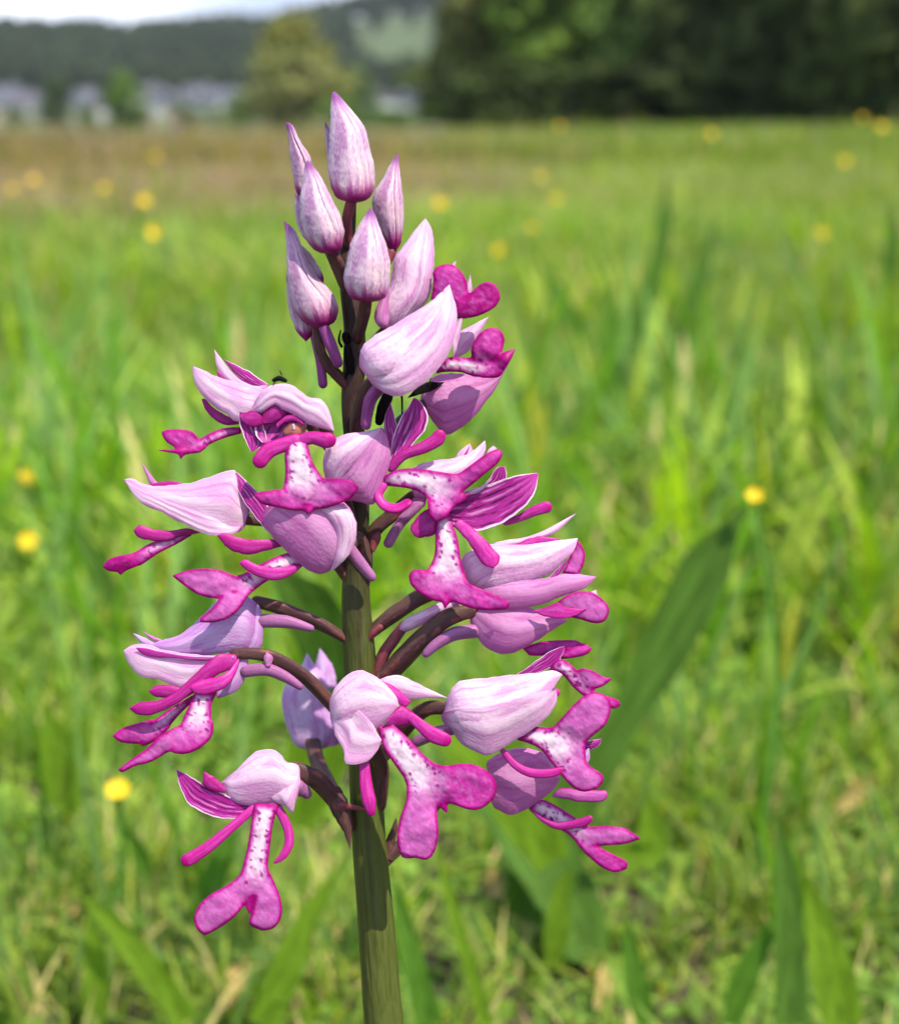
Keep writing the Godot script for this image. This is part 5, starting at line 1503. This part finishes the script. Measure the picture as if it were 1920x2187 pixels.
func build_lower_flowers() -> void:
	# the violet hood at the left whose stalk bends over
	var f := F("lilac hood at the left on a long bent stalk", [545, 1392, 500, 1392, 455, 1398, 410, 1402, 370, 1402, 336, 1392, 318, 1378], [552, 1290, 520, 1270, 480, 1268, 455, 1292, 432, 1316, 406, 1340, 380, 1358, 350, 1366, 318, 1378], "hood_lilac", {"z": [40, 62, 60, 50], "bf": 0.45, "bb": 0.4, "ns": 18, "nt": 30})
	P(f, "sepal", [520, 1395, 555, 1388, 563, 1350, 560, 1310, 550, 1288], [520, 1395, 530, 1370, 535, 1340, 540, 1310, 550, 1288], "hood_lilac", {"z": 48, "bf": 0.7, "bb": 0.5})
	P(f, "sepal", [350, 1368, 326, 1358, 304, 1347], [350, 1374, 325, 1366, 304, 1347], "hood_pink", {"z": 50, "bf": 0.3})
	P(f, "sepal", [335, 1388, 305, 1376, 284, 1352], [338, 1376, 312, 1362, 284, 1352], "hood_cold", {"z": 46, "bf": 0.3})
	T(f, "stalk", [548, 1286, 30, 13, 600, 1298, 26, 14, 676, 1328, 14, 14, 740, 1366, 4, 10], "stalk", 0.1)
	T(f, "spur", [556, 1326, 44, 15, 612, 1328, 42, 14, 664, 1342, 38, 8], "spur")
	P(f, "lip", [420, 1480, 372, 1508, 330, 1538, 296, 1566], [424, 1488, 385, 1525, 352, 1562, 310, 1592], "torso", {"z": [52, 60, 66], "bf": 0.3, "th": 4})
	P(f, "lip_leg", [325, 1536, 292, 1545, 260, 1556, 240, 1572], [328, 1570, 308, 1587, 262, 1586, 240, 1572], "lobe", {"z": [66, 72, 70], "bf": 0.3, "th": 4})
	P(f, "lip_leg", [345, 1540, 326, 1568, 304, 1592], [362, 1552, 338, 1578, 304, 1592], "lobe_deep", {"z": 70, "bf": 0.3, "th": 4})
	# the flower before it, mouth open to the left
	f = F("white lower hood at the left above a dark two legged lip", [520, 1412, 470, 1418, 440, 1446, 410, 1470, 380, 1468, 334, 1450, 302, 1445, 276, 1420, 264, 1390], [520, 1398, 460, 1400, 400, 1396, 350, 1388, 320, 1378, 288, 1376, 264, 1390], "hood", {"z": [60, 78, 78, 64], "bf": 0.3, "bb": 0.4, "ns": 18, "nt": 30})
	P(f, "petal", [500, 1402, 420, 1402, 360, 1394, 310, 1383, 290, 1383], [500, 1410, 430, 1412, 370, 1406, 316, 1404, 290, 1383], "stripe", {"z": [84, 92, 86], "bf": 0.1, "cup": -0.1})
	P(f, "sepal", [466, 1492, 505, 1476, 528, 1440, 530, 1400], [460, 1480, 478, 1450, 498, 1425, 505, 1398], "hood_lilac", {"z": 58, "bf": 0.4, "bb": 0.4})
	T(f, "stalk", [502, 1398, 62, 12, 540, 1396, 60, 13, 585, 1404, 50, 14, 630, 1428, 36, 14, 670, 1462, 20, 15, 730, 1530, 6, 13], "stalk", 0.1)
	T(f, "spur", [524, 1434, 60, 13, 570, 1430, 58, 14, 610, 1446, 52, 12, 640, 1466, 48, 8], "spur")
	P(f, "bract", [568, 1424, 564, 1405, 570, 1392], [578, 1424, 584, 1405, 570, 1392], "hood_pink", {"z": 72, "bf": 0.3})
	P(f, "lip_arm", [505, 1398, 470, 1396, 440, 1418, 405, 1450, 370, 1482, 335, 1496, 300, 1500, 276, 1512], [510, 1425, 470, 1440, 430, 1468, 400, 1490, 362, 1512, 325, 1526, 295, 1527, 276, 1512], "lobe_deep", {"z": [78, 102, 108, 104], "bf": 0.3, "bb": 0.3, "th": 4, "nt": 28})
	P(f, "lip_arm", [510, 1406, 490, 1430, 470, 1444, 440, 1450, 415, 1458, 404, 1470], [512, 1412, 504, 1440, 486, 1466, 458, 1480, 425, 1484, 404, 1470], "lobe", {"z": [86, 118, 126], "bf": 0.4, "bb": 0.3, "th": 3})
	P(f, "petal", [395, 1472, 360, 1462, 335, 1464, 318, 1476], [390, 1486, 360, 1490, 330, 1487, 318, 1476], "lobe_deep", {"z": 80, "bf": 0.3})
	P(f, "lip", [416, 1478, 408, 1500, 394, 1528, 384, 1560, 378, 1580], [466, 1478, 453, 1502, 452, 1530, 454, 1562, 446, 1580], "torso", {"z": [100, 112, 116], "bf": 0.25, "th": 5})
	P(f, "lip_leg", [400, 1548, 376, 1552, 342, 1572, 312, 1600, 280, 1622, 253, 1643], [400, 1590, 360, 1606, 322, 1628, 288, 1636, 262, 1650, 253, 1643], "lobe_pale", {"z": [118, 126, 122], "bf": 0.25, "th": 4})
	P(f, "lip_leg", [454, 1540, 454, 1562, 440, 1588, 412, 1606, 390, 1611], [404, 1558, 380, 1580, 366, 1600, 372, 1608, 390, 1611], "lobe", {"z": [116, 122, 120], "bf": 0.25, "th": 4})
	# lowest left flower, a whole little figure hanging from its hood
	f = F("lowest left flower, pale hood over a hanging spotted lip", [474, 1670, 510, 1640, 536, 1614, 556, 1602, 580, 1600, 600, 1610, 612, 1628, 632, 1630, 641, 1644, 641, 1668], [474, 1670, 484, 1696, 502, 1712, 528, 1720, 565, 1716, 602, 1716, 632, 1712, 641, 1668], "hood", {"z": [70, 88, 92, 72], "bf": 0.55, "bb": 0.45, "ns": 18, "nt": 30, "ridge": 1.5, "ridges": 2.0})
	P(f, "sepal", [575, 1700, 600, 1680, 622, 1660, 638, 1650], [590, 1716, 610, 1722, 625, 1737, 634, 1700, 642, 1670, 638, 1650], "hood", {"z": [98, 106, 96], "bf": 0.25, "th": 3})
	P(f, "sepal", [552, 1714, 500, 1704, 470, 1690, 433, 1674, 400, 1654, 377, 1643], [550, 1738, 505, 1748, 463, 1746, 428, 1732, 400, 1713, 384, 1676, 377, 1643], "stripe", {"z": [72, 84, 86, 76], "bf": 0.06, "cup": 0.2, "ns": 18, "nt": 28})
	P(f, "petal", [482, 1694, 456, 1690, 434, 1676, 436, 1647], [482, 1682, 472, 1672, 455, 1658, 436, 1647], "lobe_deep", {"z": [94, 98], "bf": 0.3})
	T(f, "spur", [636, 1682, 62, 18, 650, 1690, 54, 14, 655, 1695, 52, 12], "spur")
	T(f, "stalk", [630, 1645, 54, 18, 676, 1664, 44, 20, 712, 1702, 30, 19, 750, 1760, 8, 16], "stalk", 0.12)
	P(f, "bract", [690, 1680, 706, 1730, 735, 1780, 748, 1816], [726, 1680, 746, 1720, 752, 1770, 748, 1816], "stalk", {"z": [34, 40, 42], "bf": 0.5})
	P(f, "bract", [715, 1712, 750, 1716, 790, 1732], [715, 1726, 755, 1730, 790, 1732], "stalk_red", {"z": [44, 56, 52], "bf": 0.4})
	T(f, "lip_arm", [540, 1728, 92, 9, 494, 1768, 104, 10, 452, 1804, 110, 12, 410, 1832, 112, 14, 400, 1837, 112, 14], "arm", 0.0, 0.6)
	T(f, "lip_arm", [594, 1726, 92, 10, 613, 1764, 100, 10, 618, 1798, 106, 10, 606, 1826, 110, 9, 588, 1842, 110, 3], "arm", 0.0, 0.7)
	P(f, "lip", [544, 1716, 538, 1752, 530, 1803, 520, 1846, 512, 1880, 512, 1912], [598, 1716, 584, 1758, 578, 1803, 573, 1850, 580, 1884, 572, 1915], "torso", {"z": [96, 110, 114], "bf": 0.3, "th": 5, "nt": 28})
	P(f, "lip_leg", [520, 1862, 490, 1888, 450, 1910, 424, 1934, 414, 1962, 422, 1986, 438, 1998], [552, 1900, 528, 1925, 502, 1958, 464, 1985, 438, 1998], "lobe_pale", {"z": [114, 122, 118], "bf": 0.18, "th": 5, "nt": 26})
	P(f, "lip_leg", [578, 1868, 594, 1900, 603, 1935, 600, 1963, 584, 1983, 560, 1988], [542, 1895, 545, 1915, 538, 1950, 532, 1974, 560, 1988], "lobe_pale", {"z": [116, 122, 118], "bf": 0.18, "th": 5, "nt": 26})
	P(f, "lip_tooth", [522, 1916, 526, 1936, 532, 1952], [540, 1916, 538, 1936, 532, 1952], "lobe_deep", {"z": 112, "bf": 0.3})
	# the blurred one behind the stem
	f = F("cold lilac hood behind the stem at the left, out of focus", [672, 1602, 634, 1594, 612, 1553, 602, 1503, 609, 1465, 640, 1430, 656, 1394], [672, 1602, 706, 1592, 716, 1550, 706, 1500, 700, 1450, 680, 1430, 656, 1394], "hood_cold", {"z": -320, "bf": 0.7, "bb": 0.6})
	P(f, "sepal", [660, 1480, 672, 1430, 683, 1384], [720, 1470, 712, 1425, 683, 1384], "hood_cold", {"z": -330, "bf": 0.4})
	T(f, "stalk", [668, 1584, -310, 17, 680, 1630, -250, 16, 712, 1690, -120, 17, 756, 1770, -20, 15], "stalk", 0.1)
	P(f, "petal", [690, 1598, 705, 1570, 712, 1545], [725, 1590, 730, 1565, 712, 1545], "spur", {"z": -300, "bf": 0.3})
	# the large spotted flower in front
	f = F("front flower low on the stem with a large spotted lip", [706, 1530, 704, 1500, 716, 1470, 736, 1446, 760, 1433, 780, 1433, 812, 1452, 844, 1484, 852, 1508], [708, 1545, 735, 1565, 770, 1568, 800, 1560, 826, 1540, 852, 1508], "hood", {"z": [140, 160, 160, 150], "bf": 0.4, "bb": 0.4, "ns": 18, "nt": 28, "ridge": 1.5})
	P(f, "sepal", [704, 1505, 740, 1500, 770, 1520, 795, 1545, 815, 1580], [706, 1535, 718, 1575, 734, 1602, 738, 1631, 768, 1632, 790, 1622, 808, 1600, 815, 1580], "hood", {"z": [144, 172, 164], "bf": 0.14, "bb": 0.3, "ns": 18, "nt": 26, "cup": 0.12, "ridge": 2.2, "ridges": 2.0, "wave": 2.0})
	P(f, "sepal", [800, 1456, 848, 1441, 900, 1464, 957, 1491], [820, 1478, 870, 1494, 912, 1491, 957, 1491], "hood", {"z": [132, 122, 112], "bf": 0.2, "th": 3})
	P(f, "petal", [808, 1452, 842, 1466, 870, 1490, 878, 1500], [830, 1480, 850, 1500, 866, 1510, 878, 1500], "lobe", {"z": [150, 144], "bf": 0.2})
	P(f, "mouth", [838, 1524, 856, 1508, 882, 1520, 890, 1545], [815, 1556, 838, 1556, 862, 1552, 890, 1545], "lobe_deep", {"z": [160, 150, 146], "bf": 0.4, "th": 4})
	P(f, "lip", [806, 1552, 818, 1594, 842, 1632, 865, 1666, 872, 1706, 880, 1745], [838, 1545, 874, 1578, 905, 1612, 932, 1634, 952, 1668, 930, 1725], "torso", {"z": [160, 176, 184], "bf": 0.22, "th": 6, "nt": 30})
	T(f, "lip_arm", [876, 1530, 156, 10, 902, 1552, 164, 13, 926, 1570, 172, 17, 950, 1580, 174, 15], "arm", 0.0, 0.6)
	T(f, "lip_arm", [778, 1626, 150, 10, 782, 1676, 158, 14, 789, 1712, 164, 15, 793, 1734, 164, 9], "arm", 0.0, 0.6)
	P(f, "lip_leg", [870, 1690, 868, 1710, 855, 1745, 848, 1785, 851, 1815, 862, 1833, 886, 1832], [935, 1700, 933, 1722, 934, 1744, 937, 1778, 930, 1815, 914, 1836, 886, 1832], "lobe_pale", {"z": [184, 192, 186], "bf": 0.16, "th": 5, "nt": 26})
	P(f, "lip_leg", [915, 1630, 955, 1635, 980, 1631, 1013, 1632, 1040, 1646, 1058, 1668, 1061, 1690], [925, 1722, 960, 1716, 984, 1724, 1006, 1730, 1026, 1728, 1050, 1711, 1061, 1690], "lobe", {"z": [184, 194, 186], "bf": 0.16, "th": 5, "nt": 26})
	P(f, "lip_tooth", [934, 1716, 944, 1728, 955, 1737], [952, 1714, 956, 1726, 955, 1737], "lobe_deep", {"z": 184, "bf": 0.3})
	T(f, "stalk", [740, 1540, 110, 14, 790, 1590, 84, 17, 816, 1640, 40, 17, 812, 1720, 10, 14], "stalk", 0.12)
	P(f, "bract", [815, 1830, 822, 1800, 835, 1770, 846, 1745], [838, 1840, 842, 1805, 850, 1770, 846, 1745], "stalk", {"z": -10, "bf": 0.4})


func build_insect() -> void:
	var at := W(Vector3(770, 780, -40)) + orchid.position
	var o := thing("bee", "black hairy bee clinging to the stem behind the large upper hood", "insect", at)
	var keep := orchid.position
	orchid.position = at
	var parts := [["thorax", [742, 744, 20, 8, 746, 770, 22, 11, 751, 794, 18, 8]], ["head", [738, 716, 20, 8, 741, 726, 20, 9]], ["abdomen", [828, 846, 38, 12, 818, 872, 38, 13, 810, 900, 34, 9]]]
	for p in parts:
		var m := put(p[0], tube(p[1]), M.black_hair, o)
		var st := SurfaceTool.new()
		st.begin(Mesh.PRIMITIVE_TRIANGLES)
		var c: Array = p[1]
		for k in 260:
			var t := rng.randf() * (c.size() / 4 - 1.001)
			var i := int(t)
			var q := vec(c, i).lerp(vec(c, i + 1), t - i)
			var r: float = lerpf(c[4 * i + 3], c[4 * i + 7], t - i)
			var d := Vector3(rng.randfn(), rng.randfn(), rng.randfn()).normalized()
			var e := d.cross(Vector3(rng.randfn(), rng.randfn(), 0.3)).normalized() * 0.5
			st.set_normal(Vector3.UP)
			for w in [q + d * r * 0.9 - e, q + d * r * 0.9 + e, q + d * (r + rng.randf_range(3, 7)) + Vector3(0, 2, 0)]:
				st.add_vertex(W(w))
		var hair := put("hair", st.commit(), M.black_hair, m)
		hair.set_meta("kind", "stuff")
	put("wing", petal([870, 850, 890, 828, 910, 816, 930, 816, 950, 816], [872, 850, 900, 842, 925, 834, 940, 824, 950, 816], {"z": 6, "bf": 0.1, "th": 1.5}), M.black_hair, o)
	for l in [[850, 835, 30, 3, 858, 846, 20, 2.5, 859, 885, 16, 1.6], [915, 822, 10, 2, 919, 812, 10, 1.2, 920, 808, 10, 1], [744, 790, 20, 4, 738, 812, 16, 3, 752, 812, 12, 2], [730, 740, 20, 3, 724, 726, 14, 2.5, 728, 706, 10, 1.6]]:
		put("leg", tube(l), M.black_hair, o)
	orchid.position = keep
	var fly := thing("fly", "tiny dark fly sitting on top of the open flower's white dome", "insect", W(Vector3(596, 812, 110)) + orchid.position)
	orchid.position = fly.position
	put("body", tube([585, 812, 110, 4, 597, 808, 112, 6, 610, 813, 110, 4]), M.black_hair, fly)
	put("leg", tube([590, 814, 114, 1.5, 586, 818, 116, 1.2, 584, 822, 116, 1]), M.black_hair, fly)
	put("leg", tube([602, 800, 112, 1.5, 600, 796, 112, 1.2, 598, 792, 112, 1]), M.black_hair, fly)
	orchid.position = keep
